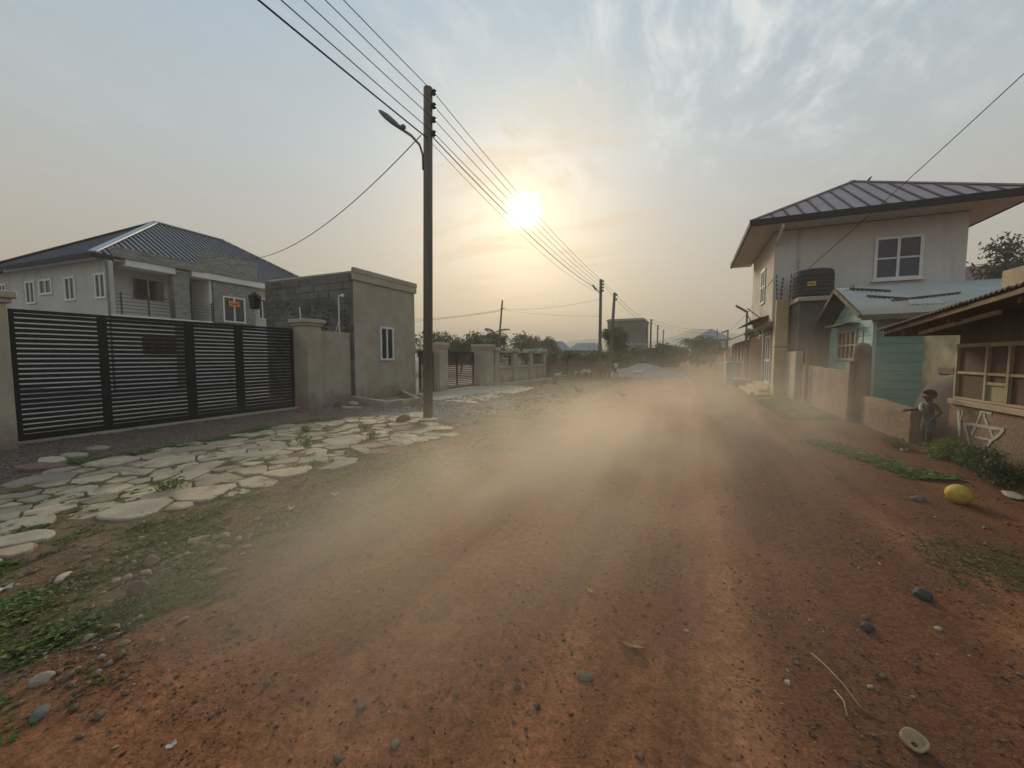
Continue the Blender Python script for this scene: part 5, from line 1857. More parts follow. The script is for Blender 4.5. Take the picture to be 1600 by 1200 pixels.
# gravel heap
hv, hf = [], []
nr, na = 14, 40
for i in range(nr + 1):
    for j in range(na):
        a = 2 * math.pi * j / na
        f_ = i / nr
        zz = 1.18 * (1 - f_) ** 1.15 if f_ > .12 else 1.18 * (1 - .12) ** 1.15 + .1 * (1 - (f_ / .12) ** 2) * .3
        rad = f_ * (2.9 + .5 * math.sin(a * 2 + 1) + .25 * math.sin(a * 5))
        hv.append((-3.35 + rad * math.cos(a) * 1.12, 33.2 + rad * math.sin(a), max(zz + .10 * (vnoise(rad * 2 + a, a * 3, 4) - .5), 0) - .03))
for i in range(nr):
    for j in range(na):
        k = i * na + j
        k2 = i * na + (j + 1) % na
        hf.append((k, k2, k2 + na, k + na))
m = MB().add(hv, hf)
o = m.build('gravel_heap', HEAPM, smooth=True)
tag(o, 'smooth grey heap of builders gravel beyond the second pole', 'gravel heap')
o = MB().bar((-8.3, 25.6, .12), (-7.1, 26.4, .2), .16, .05).build('timber_plank', PALEWOOD)
tag(o, 'pale plank lying at the end of the panel fence, lower', 'plank', 'planks by the fence')
o = MB().bar((-8.5, 26.0, .2), (-7.5, 26.5, .33), .16, .05).build('timber_plank', PALEWOOD)
tag(o, 'pale plank propped on another at the end of the panel fence', 'plank', 'planks by the fence')

# ================================================================== ANIMALS AND PEOPLE
def quadruped(name, label, cat, x, y, yaw, L_, material, head_mat, graze=False, group=None):
    """sheep or goat standing, length L_ (m)"""
    s_ = L_
    hz_ = .58 * s_
    V = [(-.42, 0, .60), (-.15, 0, .62), (.15, 0, .60), (.38, 0, .64)]
    Rr = [.17, .21, .20, .15]
    E_ = [(0, 1), (1, 2), (2, 3)]
    if graze:
        V += [(.58, 0, .50), (.70, 0, .26), (.80, 0, .12)]
    else:
        V += [(.52, 0, .82), (.60, 0, .96), (.78, 0, .90)]
    Rr += [.095, .085, .05]
    E_ += [(3, 4), (4, 5), (5, 6)]
    for (ax, sy_) in ((-.40, -1), (-.40, 1), (.34, -1), (.34, 1)):
        b_ = len(V)
        hind = ax < 0
        V.extend([(ax, sy_ * .12, .48), (ax + (.05 if hind else 0), sy_ * .13, .34), (ax - (.05 if hind else 0), sy_ * .13, .19), (ax, sy_ * .13, .0)])
        Rr.extend([.095, .06, .038, .036])
        E_ += [(0 if hind else 3, b_), (b_, b_ + 1), (b_ + 1, b_ + 2), (b_ + 2, b_ + 3)]
    b_ = len(V)
    V.extend([(-.56, 0, .60), (-.62, 0, .48)])
    Rr.extend([.04, .025])
    E_ += [(0, b_), (b_, b_ + 1)]
    V = [tuple(c * s_ for c in v_) for v_ in V]
    Rr = [r_ * s_ for r_ in Rr]
    g_ = thing(name, label, cat, (x, y, gz(x, y)), yaw, group, local=True)
    o_ = skin('body', V, E_, Rr, material, g_, sub=1, root=1)
    hx, hz2 = (.72, .20) if graze else (.62, .98)
    for sy_ in (-1, 1):
        MB().tube([(hx * s_, sy_ * .05 * s_, hz2 * s_), ((hx - .06) * s_, sy_ * .17 * s_, (hz2 - .03) * s_)], [.035 * s_, .012 * s_], 5).build('ear', head_mat, g_)
    return g_


AN = 'animals grazing on the far verge'
quadruped('sheep', 'white sheep grazing left of the second pole, nearest the pole', 'sheep', -7.0, 29.0, R(200), .75, FLEECE, FLEECE, True, AN)
quadruped('sheep', 'white sheep in the middle of the three by the wall', 'sheep', -7.9, 28.7, R(170), .7, FLEECE, FLEECE, True, AN)
quadruped('sheep', 'white sheep with raised head, leftmost by the plot wall', 'sheep', -8.3, 28.4, R(150), .65, FLEECE, FLEECE, False, AN)
quadruped('sheep', 'small white lamb near the planks by the panel fence', 'sheep', -8.3, 26.4, R(60), .5, FLEECE, FLEECE, False, AN)
quadruped('goat', 'white goat with dark head standing before the gravel heap', 'goat', -3.25, 29.3, R(20), .72, FLEECE, NAVYCLOTH, False, AN)
quadruped('goat', 'small brown goat beside the second pole', 'goat', -6.2, 27.4, R(100), .5, BROWNFUR, BROWNFUR, True, AN)


def hen(label, x, y, yaw, s_, material):
    g_ = thing('hen', label, 'hen', (x, y, gz(x, y)), yaw, 'hens on the verge', local=True)
    skin('body', [(-.22 * s_, 0, .30 * s_), (-.06 * s_, 0, .22 * s_), (.10 * s_, 0, .22 * s_), (.18 * s_, 0, .34 * s_), (.22 * s_, 0, .42 * s_), (.29 * s_, 0, .40 * s_)],
         [(0, 1), (1, 2), (2, 3), (3, 4), (4, 5)], [.05 * s_, .12 * s_, .12 * s_, .06 * s_, .05 * s_, .012 * s_], material, g_, sub=1, root=1)
    for sy_ in (-1, 1):
        MB().tube([(.0, sy_ * .05 * s_, .14 * s_), (.02 * s_, sy_ * .05 * s_, 0), (.07 * s_, sy_ * .05 * s_, 0)], .014 * s_, 5).build('leg', STRAW, g_)
    MB().tube([(.20 * s_, 0, .46 * s_), (.25 * s_, 0, .48 * s_)], .02 * s_, 5).build('comb', BRICKM, g_)


hen('brown hen pecking on the verge nearest the camera', -4.0, 15.7, R(200), .8, BROWNFUR)
hen('pale hen walking on the road edge', -2.2, 15.0, R(150), .7, CLAY)
hen('dark hen beside the rubble near the panel fence', -6.6, 20.5, R(80), .7, BROWNFUR)


def person(name, label, x, y, yaw, H, shirt, lower, group=None, skirt=False, arms=None, hair=True, step=.05, detail=False, cat='person', trim=None):
    """standing figure facing local +x, one continuous body with clothes as children"""
    g_ = thing(name, label, cat, (x, y, gz(x, y)), yaw, group, local=True)
    k = H
    head = .125 if detail else .068
    V = [(0, 0, .52), (0, 0, .62), (.005, 0, .72), (0, 0, .795), (.01, 0, .84), (.018, 0, .875), (.02, 0, .93)]
    Rr = [.085, .078, .085, .06, .034, .05, .062]
    if detail:    # a small child: larger head, shorter legs
        V = [(0, 0, .44), (0, 0, .54), (.008, 0, .64), (0, 0, .72), (.008, 0, .765), (.018, 0, .82), (.018, 0, .90)]
        Rr = [.072, .066, .066, .050, .030, .066, .082]
    E_ = [(i, i + 1) for i in range(6)]
    hipz, shz = V[0][2], V[3][2] - .01
    legs = []
    for sg in (-1, 1):
        b_ = len(V)
        st_ = step * sg
        V.extend([(.0, sg * .055, hipz - .04), (st_ * .5 + .012, sg * .062, hipz * .50), (st_, sg * .062, .045), (st_ + .075, sg * .068, .018)])
        Rr.extend([.066, .046, .030, .024])
        E_ += [(0, b_), (b_, b_ + 1), (b_ + 1, b_ + 2), (b_ + 2, b_ + 3)]
    if arms is None:
        arms = [((.02, -.125, shz - .17), (.06, -.13, shz - .31)), ((.02, .125, shz - .17), (.06, .13, shz - .31))]
    hands = []
    for sg, (el, ha) in zip((-1, 1), arms):
        b_ = len(V)
        V.extend([(0, sg * .10, shz), el, ha])
        Rr.extend([.040, .030, .022] if not detail else [.032, .024, .019])
        E_ += [(3, b_), (b_, b_ + 1), (b_ + 1, b_ + 2)]
        d = (Vector(ha) - Vector(el)).normalized()
        hb = Vector(ha)
        V.append(tuple(hb + d * .035))
        Rr.append(.022)
        pb = len(V) - 1
        E_.append((b_ + 2, pb))
        side = d.cross(Vector((0, 0, 1)))
        side = side.normalized() if side.length > .1 else Vector((0, 1, 0))
        for q_, (off, ln_) in enumerate(((-.018, .040), (-.006, .048), (.006, .046), (.018, .036))):
            V.append(tuple(hb + d * (.035 + ln_) + side * off * 1.2 + Vector((0, 0, -.012))))
            Rr.append(.007)
            E_.append((pb, len(V) - 1))
        V.append(tuple(hb + d * .03 + Vector((0, 0, .03)) + side * .012))
        Rr.append(.008)
        E_.append((b_ + 2, len(V) - 1))
    body = skin('body', [tuple(c * k for c in v_) for v_ in V], E_, [r_ * k for r_ in Rr], SKIN, g_, sub=2)
    # shirt
    SV = [(0, 0, hipz + .01), (0, 0, hipz + .10), (.006, 0, hipz + .20), (0, 0, shz - .005)]
    SR = [.100, .096, .098, .070] if not detail else [.080, .074, .074, .058]
    SE = [(0, 1), (1, 2), (2, 3)]
    for sg, (el, ha) in zip((-1, 1), arms):
        b_ = len(SV)
        e_ = Vector((0, sg * .10, shz)).lerp(Vector(el), .62)
        SV.extend([(0, sg * .10, shz), tuple(e_)])
        SR.extend([.052, .046] if not detail else [.040, .034])
        SE += [(3, b_), (b_, b_ + 1)]
    skin('shirt', [tuple(c * k for c in v_) for v_ in SV], SE, [r_ * k for r_ in SR], shirt, g_, sub=2)
    if trim:
        tv_ = [(-.02, -.105, shz + .02), (.045, -.105, shz - .01), (.075, -.07, shz - .07), (.085, -.02, shz - .10)]
        skin('shirt_trim', [tuple(c * k for c in v_) for v_ in tv_], [(0, 1), (1, 2), (2, 3)], [.030 * k] * 4, trim, g_, sub=1)
    if skirt:
        MB().lathe((0, 0, 0), [(.15 * k, .12 * k), (.135 * k, .3 * k), (.105 * k, (hipz) * k), (.085 * k, (hipz + .1) * k)], 14).build('wrapper', lower, g_, smooth=True)
    else:
        LV = [(0, 0, hipz + .05), (0, 0, hipz)]
        LR = [.098, .102] if not detail else [.078, .082]
        LE = [(0, 1)]
        for sg in (-1, 1):
            b_ = len(LV)
            LV.extend([(0, sg * .058, hipz - .05), (step * sg * .4 + .01, sg * .064, hipz * .55)])
            LR.extend([.080, .068] if not detail else [.062, .055])
            LE += [(1, b_), (b_, b_ + 1)]
        skin('shorts', [tuple(c * k for c in v_) for v_ in LV], LE, [r_ * k for r_ in LR], lower, g_, sub=2)
    hzc = V[6][2] - .01
    hr_ = Rr[6] * 1.05
    # hair cap: upper and back part of the head
    bm = bmesh.new()
    bmesh.ops.create_uvsphere(bm, u_segments=16, v_segments=10, radius=1)
    for v_ in list(bm.verts):
        if v_.co.z < -.35 + .85 * v_.co.x:
            bm.verts.remove(v_)
    for v_ in bm.verts:
        v_.co = ((v_.co.x * hr_ * 1.10 + V[6][0] - .012) * k, v_.co.y * hr_ * 1.0 * k, (v_.co.z * hr_ * 1.02 + hzc) * k)
    me = bpy.data.meshes.new('hair')
    bm.to_mesh(me)
    bm.free()
    me.materials.append(HAIR)
    me.polygons.foreach_set('use_smooth', [True] * len(me.polygons))
    o_ = bpy.data.objects.new('hair', me)
    link(o_, g_)
    so = o_.modifiers.new('thick', 'SOLIDIFY')
    so.thickness = .008 * k
    # face: nose, eyes, ears, mouth
    hx = V[6][0]
    fz = hzc - hr_ * .35
    MB().tube([((hx + hr_ * .82) * k, 0, (fz + .012) * k), ((hx + hr_ * 1.08) * k, 0, (fz - .012) * k)], [.008 * k, .016 * k], 6).build('nose', SKIN, g_, smooth=True)
    for sg in (-1, 1):
        MB().lathe(((hx + hr_ * .80) * k, sg * hr_ * .38 * k, (fz + .022) * k), [(.002 * k, -.006 * k), (.007 * k, 0), (.002 * k, .006 * k)], 8).build('eye', EYEW, g_, smooth=True)
        MB().lathe(((hx - .005) * k, sg * hr_ * .98 * k, (fz - .005) * k), [(.008 * k, -.028 * k), (.018 * k, 0), (.016 * k, .02 * k), (.006 * k, .032 * k)], 8).build('ear', SKIN, g_, smooth=True)
    MB().box((hx + hr_ * .80) * k, (hx + hr_ * .86) * k, -.022 * k, .022 * k, (fz - .045) * k, (fz - .036) * k).build('mouth', BROWNFUR, g_)
    return g_


person('person', 'small child in dark top and grey-blue shorts standing at the kiosk corner, hand on wall', 3.66, 8.78, math.atan2(-.25, -.97), .99, NAVYCLOTH, GREYCLOTH,
       arms=[((.10, -.13, .62), (.24, -.12, .60)), ((-.06, .15, .60), (.05, .17, .52))], detail=True, trim=WHITECLOTH, step=.03)
pw_ = person('person', 'distant person in dark and white clothes walking by the gravel heap', -5.05, 30.7, R(-40), 1.28, WHITECLOTH, NAVYCLOTH,
             arms=[((.03, -.15, .66), (.05, -.17, .50)), ((.03, .15, .66), (.06, .18, .52))], step=.07)
o = MB().lathe((-4.86, 30.55, .42), [(.04, 0), (.10, .03), (.11, .16), (.05, .24), (.02, .27)], 10).build('carrier_bag', WHITECLOTH, smooth=True)
tag(o, 'small white bag hanging from the distant walking person', 'bag')

# ball
bm = bmesh.new()
bmesh.ops.create_icosphere(bm, subdivisions=5, radius=.108)
ico = bmesh.new()
bmesh.ops.create_icosphere(ico, subdivisions=1, radius=1)
ctrs = [v_.co.normalized() for v_ in ico.verts] + [f_.calc_center_median().normalized() for f_ in ico.faces]
ico.free()
for v_ in bm.verts:
    n_ = v_.co.normalized()
    ds = sorted((n_ - c_).length for c_ in ctrs)[:2]
    gap = ds[1] - ds[0]
    v_.co *= 1 - .022 * max(0, 1 - gap / .07)
    v_.co.z *= .93
me = bpy.data.meshes.new('football')
bm.to_mesh(me)
bm.free()
me.materials.append(BALLM)
me.polygons.foreach_set('use_smooth', [True] * len(me.polygons))
o = bpy.data.objects.new('football', me)
o.location = (2.66, 5.70, gz(2.66, 5.70) + .096)
o.rotation_euler = (.2, .1, .5)
link(o)
tag(o, 'scuffed yellow ball lying on the dirt at the right', 'ball')

# ================================================================== LOOSE STONES AND LITTER
RK = [
    ('flat pale tan stone alone on the left verge', -2.99, 1.62, (.14, .09, .06), ROCK_T, .5),
    ('large dull brown boulder half sunk at the lower left', -3.20, 1.27, (.15, .13, .12), ROCK_B, .2),
    ('long brown slab stone left of the boulder', -3.62, 1.52, (.20, .11, .07), ROCK_B, .9),
    ('tan flat stone atop the rubble patch at left', -3.66, 1.86, (.17, .10, .06), ROCK_T, .4),
    ('pale pink-white pointed stone in the grass at far left', -3.93, 1.16, (.17, .07, .05), PEBBLE_P, .8),
    ('grey-brown block stone beside the rubble patch', -3.32, 1.85, (.11, .08, .07), ROCK_G, .2),
    ('small orange-tan stone at the rubble edge', -3.52, 1.98, (.10, .08, .07), ROCK_T, .1),
    ('reddish broken brick on the paving below the pole', -6.05, 7.38, (.42, .30, .26), BRICKM, .4),
    ('tan stone leaning on the paving edge right of the brick', -4.65, 6.2, (.36, .22, .12), ROCK_T, .7),
    ('small pale stone with white chip in the near road', -1.30, 1.26, (.045, .04, .04), ROCK_T, .3),
    ('tan pebble stone at the bottom edge left of centre', -1.04, 1.18, (.04, .036, .034), ROCK_T, .9),
    ('dark slate-grey cube of stone in the near road', -.57, 1.56, (.03, .028, .03), ROCK_D, .4),
    ('dark brown flat stone on the right of the road', .97, 2.80, (.10, .06, .045), ROCK_D, .3),
    ('black angular rock with a pale face on the right dirt', 1.42, 3.34, (.12, .10, .09), ROCK_D, .7),
    ('flat brown stone left of the yellow ball', 2.30, 5.62, (.16, .12, .07), ROCK_G, .2),
    ('flat pale stone at the right edge beyond the ball', 3.25, 6.05, (.34, .16, .07), PEBBLE_P, .5),
    ('grey stone at the bottom left corner', -2.50, .64, (.09, .06, .05), ROCK_G, .8),
    ('pale lump half buried at the lower left edge', -2.75, .72, (.10, .08, .06), PEBBLE_P, .3),
    ('small mottled stone at the foot of the second pole', -4.9, 15.0, (.25, .2, .14), ROCK_G, .3),
    ('rounded grey stone just below the gravel near the pole', -5.2, 8.9, (.16, .12, .09), ROCK_G, .1),
    ('red-brown stone beside the right gate pillar', -9.8, 7.6, (.26, .2, .16), BRICKM, .2),
]
for k, (lab, x, y, sz, mt, yw) in enumerate(RK):
    rock('loose_stone', lab, 'stone', x, y, sz, mt, 100 + k, yw * 3, group='loose stones')

# rubble heap of thin slabs by the guard house, a few pieces each its own stone
for k, (x, y, sx_, sy_, yw, tl) in enumerate(((-9.9, 9.15, .5, .35, .3, .15), (-9.6, 9.3, .42, .3, 1.2, .25), (-9.75, 8.95, .36, .28, 2.0, -.2), (-9.1, 8.75, .6, .25, .5, .03), (-9.45, 8.8, .3, .22, .9, .1))):
    m = MB()
    pr2 = [(sx_ * .5 * math.cos(a) * random.uniform(.75, 1.1), sy_ * .5 * math.sin(a) * random.uniform(.75, 1.1)) for a in np.linspace(0, 6.28, 8)[:-1]]
    m.prism(pr2, 0, .05)
    o = m.build('broken_slab', STONE_R if k % 2 == 0 else STONE_G, bevel=.006)
    o.location = (x, y, gz(x, y) + .02 + .05 * (k < 3) * k)
    o.rotation_euler = (tl, tl * .5, yw)
    tag(o, ['broken slab lowest in the little pile by the gate pillar', 'broken slab in the middle of the pile by the gate pillar', 'broken slab topmost of the pile by the gate pillar',
            'long flat slab on the grey gravel before the guard house', 'small slab between pile and guard house corner'][k], 'slab', 'broken slabs by the guard house')
for k, (x, y, sx_, sy_, mt) in enumerate(((-8.35, 2.45, .55, .3, STONE_G), (-8.55, 2.75, .4, .25, STONE_G), (-8.0, 2.25, .6, .3, STONE_R), (-8.8, 3.1, .3, .25, STONE_G))):
    m = MB()
    m.prism([(sx_ * .5 * math.cos(a) * random.uniform(.7, 1.1), sy_ * .5 * math.sin(a) * random.uniform(.7, 1.1)) for a in np.linspace(0, 6.28, 8)[:-1]], 0, .05)
    o = m.build('broken_slab', mt, bevel=.006)
    o.location = (x, y, gz(x, y) + .01)
    o.rotation_euler = (.05 * k, .06, .4 * k)
    tag(o, ['grey broken slab lying before the far left gate pillar', 'second grey slab shard right by the far left pillar', 'reddish slab shard below the far left pillar', 'smallest slab shard at the foot of the wide gate'][k], 'slab', 'broken slabs by the left pillar')

# litter
def scrap(label, x, y, s_, seed, material=LITTER, name='paper_scrap'):
    rr_ = random.Random(seed)
    bm_ = bmesh.new()
    bmesh.ops.create_grid(bm_, x_segments=4, y_segments=4, size=.5)
    for v_ in bm_.verts:
        v_.co = (v_.co.x * s_ * rr_.uniform(.8, 1.1), v_.co.y * s_ * .6 * rr_.uniform(.8, 1.1), abs(v_.co.x * v_.co.y) * s_ * .8 + rr_.uniform(0, .12) * s_ + .004)
    me_ = bpy.data.meshes.new(name)
    bm_.to_mesh(me_)
    bm_.free()
    me_.materials.append(material)
    o_ = bpy.data.objects.new(name, me_)
    o_.location = (x, y, gz(x, y) + .008)
    o_.rotation_euler = (0, 0, rr_.uniform(0, 6.3))
    link(o_)
    so_ = o_.modifiers.new('thick', 'SOLIDIFY')
    so_.thickness = .003
    tag(o_, label, 'litter', 'scraps of litter')


SC = [('crumpled white scrap near the bottom left of the road', -1.84, .80, .05), ('white scrap in the grass below the paving', -3.55, 2.6, .12), ('white scrap on the grass edge, upper of two', -3.5, 3.1, .13),
      ('white plastic scrap on the grey gravel left of the pole', -7.6, 9.4, .16), ('white plastic scrap on the gravel right of the pole', -6.65, 9.9, .22), ('pale scrap on the verge right of the pole', -4.6, 7.4, .2),
      ('white scrap beside the mud wall near the house steps', 2.35, 13.5, .25), ('white scrap on the verge near the apron', -5.6, 13.2, .22), ('pale scrap at the road edge before the hen', -4.3, 11.2, .16),
      ('pale twisted scrap under the child by the shrub', 3.2, 8.35, .22), ('white scrap at the left picture edge in the grass', -4.05, .92, .14)]
for k, (lab, x, y, s_) in enumerate(SC):
    scrap(lab, x, y, s_ * .7, 200 + k)
scrap('crumpled orange dry leaf in the middle of the near road', -.23, 2.12, .12, 300, DRYLEAF, 'dry_leaf')
scrap('thin yellow-green leaf scrap on the near road', -.55, 2.50, .06, 301, mat('yellow_leaf', (.40, .38, .08), None, 9, .7, fine=.1), 'leaf_scrap')
rock('dry_clump', 'grey fibrous clump on the near road right of centre', 'clump', -.42, 1.82, (.085, .06, .02), mat('grey_fibre', (.20, .16, .115), (.14, .11, .08), 20, .98, .9, 90, fine=.5, fscale=120), 150, .5, sub=3)
# broken shell at the bottom right
sh_ = MB()
n_ = 14
vv, ff = [], []
for i, (r_, z_) in enumerate(((.018, .0), (.046, .006), (.056, .028), (.050, .044), (.043, .040), (.036, .020), (.012, .012))):
    for j in range(n_):
        a = 2 * math.pi * j / n_
        sq = 1 + .16 * abs(math.cos(2 * a)) + .06 * math.sin(3 * a + 1)
        vv.append((.86 + r_ * .72 * sq * math.cos(a), 2.0 + r_ * .62 * sq * math.sin(a), gz(.86, 2.0) + z_ * (.85 + .3 * math.sin(a))))
for i in range(6):
    for j in range(n_):
        ff.append((i * n_ + j, i * n_ + (j + 1) % n_, (i + 1) * n_ + (j + 1) % n_, (i + 1) * n_ + j))
sh_.add(vv, ff)
o = sh_.build('broken_shell', SHELL, smooth=True)
tag(o, 'hollow tan broken shell at the bottom right of the road', 'shell')
for k, pts_ in enumerate(([(.62, 2.42, .02), (.66, 2.32, .035), (.70, 2.22, .03), (.735, 2.13, .012)], [(.66, 2.20, .012), (.675, 2.13, .02), (.665, 2.06, .01)], [(.735, 2.13, .012), (.765, 2.10, .012), (.80, 2.085, .01)])):
    o = MB().tube([(a, c, gz(a, c) + z) for a, c, z in pts_], .0035, 5).build('dry_stalk', STRAW if k < 2 else ROCK_B, smooth=True)
    tag(o, ['long dry straw stalk on the road above the shell', 'short dry straw stalk beside the longer one', 'dark twig end joined below the dry stalk'][k], 'stalk', 'dry stalks')

# ------------------------------------------------------------------ pebbles, clods, chippings (uncountable)
def pebble_template(seed):
    bm_ = bmesh.new()
    bmesh.ops.create_icosphere(bm_, subdivisions=1, radius=1)
    r_ = np.random.default_rng(seed)
    v_ = np.array([tuple(q_.co) for q_ in bm_.verts])
    bm_.verts.index_update()
    f_ = np.array([[q_.index for q_ in fc.verts] for fc in bm_.faces])
    bm_.free()
    v_ = v_ * r_.uniform(.55, 1.2, (len(v_), 1)) * np.array([1, .75, .5])
    return v_, f_


def pebbles(name, label, xy, size, material, seed, sink=.15):
    tv, tf = pebble_template(seed)
    r_ = np.random.default_rng(seed)
    n_ = len(xy)
    z_ = ground_z(xy[:, 0], xy[:, 1]) + size * (.35 - sink)
    pos_ = np.column_stack([xy, z_])
    sc_ = size[:, None] * r_.uniform(.7, 1.3, (n_, 3))
    v_, f_, k_ = scatter(tv, tf, pos_, r_.uniform(0, 6.3, n_), sc_, r_.uniform(-.4, .4, n_))
    o_ = bpy.data.objects.new(name, mesh_np(name, v_, f_, k_, material))
    link(o_)
    tag(o_, label, None, None, 'stuff')
    return o_


def rand_xy(n_, x0, x1, y0, y1, seed, dens=None, power=1.0):
    r_ = np.random.default_rng(seed)
    out = np.zeros((0, 2))
    while len(out) < n_:
        x_ = r_.uniform(x0, x1, n_ * 3)
        y_ = y0 + (y1 - y0) * r_.random(n_ * 3) ** power
        if dens is not None:
            kp = r_.random(n_ * 3) < dens(x_, y_)
            x_, y_ = x_[kp], y_[kp]
        out = np.vstack([out, np.column_stack([x_, y_])])
    return out[:n_]


def lognorm(n_, med, sg, seed, hi):
    return np.minimum(np.random.default_rng(seed).lognormal(math.log(med), sg, n_), hi)


def road_d(x, y):
    n1 = fbm(x / .5, y / .6, 3, 91)
    tr = .8 * np.exp(-((x - .12) / .18) ** 2) + .5 * np.exp(-((x + 1.25) / .4) ** 2)
    return np.clip((sstep(.30, .65, n1) + .25) * (.55 + .45 * sstep(-1.2, .6, x)) * (1 - tr) + .05, 0, 1)


xy = rand_xy(26000, -3.0, 3.4, .7, 9.5, 1, road_d, 1.5)
pebbles('dirt_clods', 'dark crumbs of earth strewn over the dirt road', xy, lognorm(26000, .0042, .5, 2, .015), PEBBLE_D, 3)
xy = rand_xy(9000, -3.2, 3.6, .7, 13, 4, road_d, 1.4)
pebbles('road_pebbles', 'small brown pebbles on the dirt road', xy, lognorm(9000, .0062, .55, 5, .024), PEBBLE, 6)
xy = rand_xy(650, -3.4, 3.4, .7, 12, 7, road_d, 1.3)
pebbles('pale_pebbles', 'scattered pale pebbles on the dirt road', xy, lognorm(650, .008, .5, 8, .024), PEBBLE_P, 9)


def rub_d(x, y):
    n1 = fbm(x / .45, y / .5, 3, 95)
    return np.clip(np.exp(-((x + 3.25) / .55) ** 2) * sstep(.38, .62, n1) + .03, 0, 1)


xy = rand_xy(2600, -4.6, -2.2, .6, 6.5, 10, rub_d, 1.3)
pebbles('verge_rubble', 'loose stony rubble along the left verge', xy, lognorm(2600, .010, .6, 11, .034), PEBBLE, 12)
xy = rand_xy(420, -4.4, -2.4, .8, 6, 13, rub_d, 1.3)
pebbles('verge_rubble', 'paler rubble stones along the left verge', xy, lognorm(420, .014, .5, 14, .04), ROCK_T, 15)
xy = rand_xy(60, -4.1, -2.9, 1.1, 2.4, 130, lambda x, y: np.exp(-((x + 3.55) / .32) ** 2 - ((y - 1.75) / .35) ** 2))
pebbles('verge_rubble', 'small heap of tan rubble on the near left verge', xy, lognorm(60, .018, .45, 131, .045), ROCK_T, 132)
chips = lambda x, y: np.clip(sstep(-4.4, -5.6, x) * sstep(7.0, 8.6, y + .35 * (x + 8)) * sstep(13.5, 11, y + .2 * x) * (~in_poly(x, y, PAVE)), 0, 1)
xy = rand_xy(7000, -10.2, -4.6, 6.5, 14, 16, chips)
pebbles('grey_chippings', 'grey stone chippings in front of the guard house', xy, lognorm(7000, .018, .35, 17, .045), CHIP, 18)
redc = lambda x, y: np.clip(sstep(-7.3, -8.0, x) * (~in_poly(x, y, PAVE)), 0, 1)
xy = rand_xy(6500, -10.7, -7.2, 1.2, 9, 19, redc)
pebbles('red_brown_gravel', 'reddish gravel between the paving and the wide gate', xy, lognorm(6500, .016, .4, 20, .05), mat('red_brown_chips', (.20, .135, .105), (.14, .09, .07), 2, .9, .3, 60, fine=.4, fscale=14), 21)
xy = rand_xy(2600, -7.8, -3.8, 9.5, 24, 22, lambda x, y: sstep(.45, .65, fbm(x / .8, y / .8, 3, 99)))
pebbles('verge_debris', 'mixed stones and debris on the far left verge', xy, lognorm(2600, .026, .5, 23, .09), PEBBLE, 24)

# ------------------------------------------------------------------ low weeds and grass (uncountable)
def tuft_template(seed, n_=9, flat=.55):
    r_ = np.random.default_rng(seed)
    v_, f_ = [], []
    for k_ in range(n_):
        a = r_.uniform(0, 6.28)
        L_ = r_.uniform(.5, 1.0)
        up = r_.uniform(.25, .95) * (1 - flat) + .15
        wd = r_.uniform(.10, .2)
        d = np.array([math.cos(a), math.sin(a), 0])
        s_ = np.array([-math.sin(a), math.cos(a), 0])
        b0 = d * .08
        md = d * L_ * .5 + np.array([0, 0, up * .75])
        tp = d * L_ + np.array([0, 0, up * .7])
        i0 = len(v_)
        v_ += [b0, md - s_ * wd, tp, md + s_ * wd]
        f_ += [(i0, i0 + 1, i0 + 2, i0 + 3)]
    return np.array(v_), np.array(f_)


def weeds(name, label, xy_, size, material, seed, flat=.55, n_=9):
    tv, tf = tuft_template(seed, n_, flat)
    r_ = np.random.default_rng(seed)
    n2 = len(xy_)
    pos_ = np.column_stack([xy_, ground_z(xy_[:, 0], xy_[:, 1]) - .002])
    v_, f_, k_ = scatter(tv, tf, pos_, r_.uniform(0, 6.3, n2), size[:, None] * r_.uniform(.75, 1.25, (n2, 3)))
    o_ = bpy.data.objects.new(name, mesh_np(name, v_, f_, k_, material))
    link(o_)
    tag(o_, label, None, None, 'stuff')
    return o_


gd = lambda x, y: zone_grass(x, y) ** 1.5 * (.06 + sstep(.47, .60, fbm(x / .38 + 7, y / .45, 3, 81)))
xy = rand_xy(12500, -5.6, -2.3, .5, 9.5, 30, gd, 1.35)
weeds('grass', 'low creeping green weeds between paving and road', xy, lognorm(12500, .026, .40, 31, .07), WEED, 32, .7)
xy = rand_xy(7000, -5.4, -2.0, .5, 12, 33, gd, 1.2)
weeds('grass', 'dusty short grass along the road edge', xy, lognorm(7000, .028, .35, 34, .07), WEED_D, 35, .35, 11)
pvd = lambda x, y: np.clip(in_poly(x, y, PAVE) * sstep(.46, .58, fbm(x / .45, y / .45, 3, 61)), 0, 1)
xy = rand_xy(8500, -8.3, -4.2, .9, 8.5, 36, pvd)
weeds('grass', 'weeds growing in the joints of the crazy paving', xy, lognorm(8500, .024, .35, 37, .055), WEED, 38, .7)
edg = lambda x, y: np.exp(-((x + 8.05 + .15 * np.sin(y * 1.3)) / .16) ** 2) * sstep(.35, .5, fbm(x / .6, y / .6, 3, 63))
xy = rand_xy(1700, -8.6, -7.5, 2.4, 7.2, 39, edg)
weeds('grass', 'thin weed strip between paving and red gravel', xy, lognorm(1700, .036, .3, 40, .07), WEED, 41, .55)
xy = rand_xy(5500, -7.8, -3.6, 9.0, 30, 42, lambda x, y: zone_grass(x, y), .9)
weeds('grass', 'patchy dry grass on the far left verge', xy, lognorm(5500, .06, .35, 43, .13), WEED_D, 44, .4)
rs1 = lambda x, y: np.exp(-((x - 2.48 + .31 * (y - 7.9)) / .15) ** 2) * sstep(.32, .5, fbm(x / .5, y / .5, 3, 65))
xy = rand_xy(3200, 1.8, 3.2, 6.6, 8.8, 45, rs1)
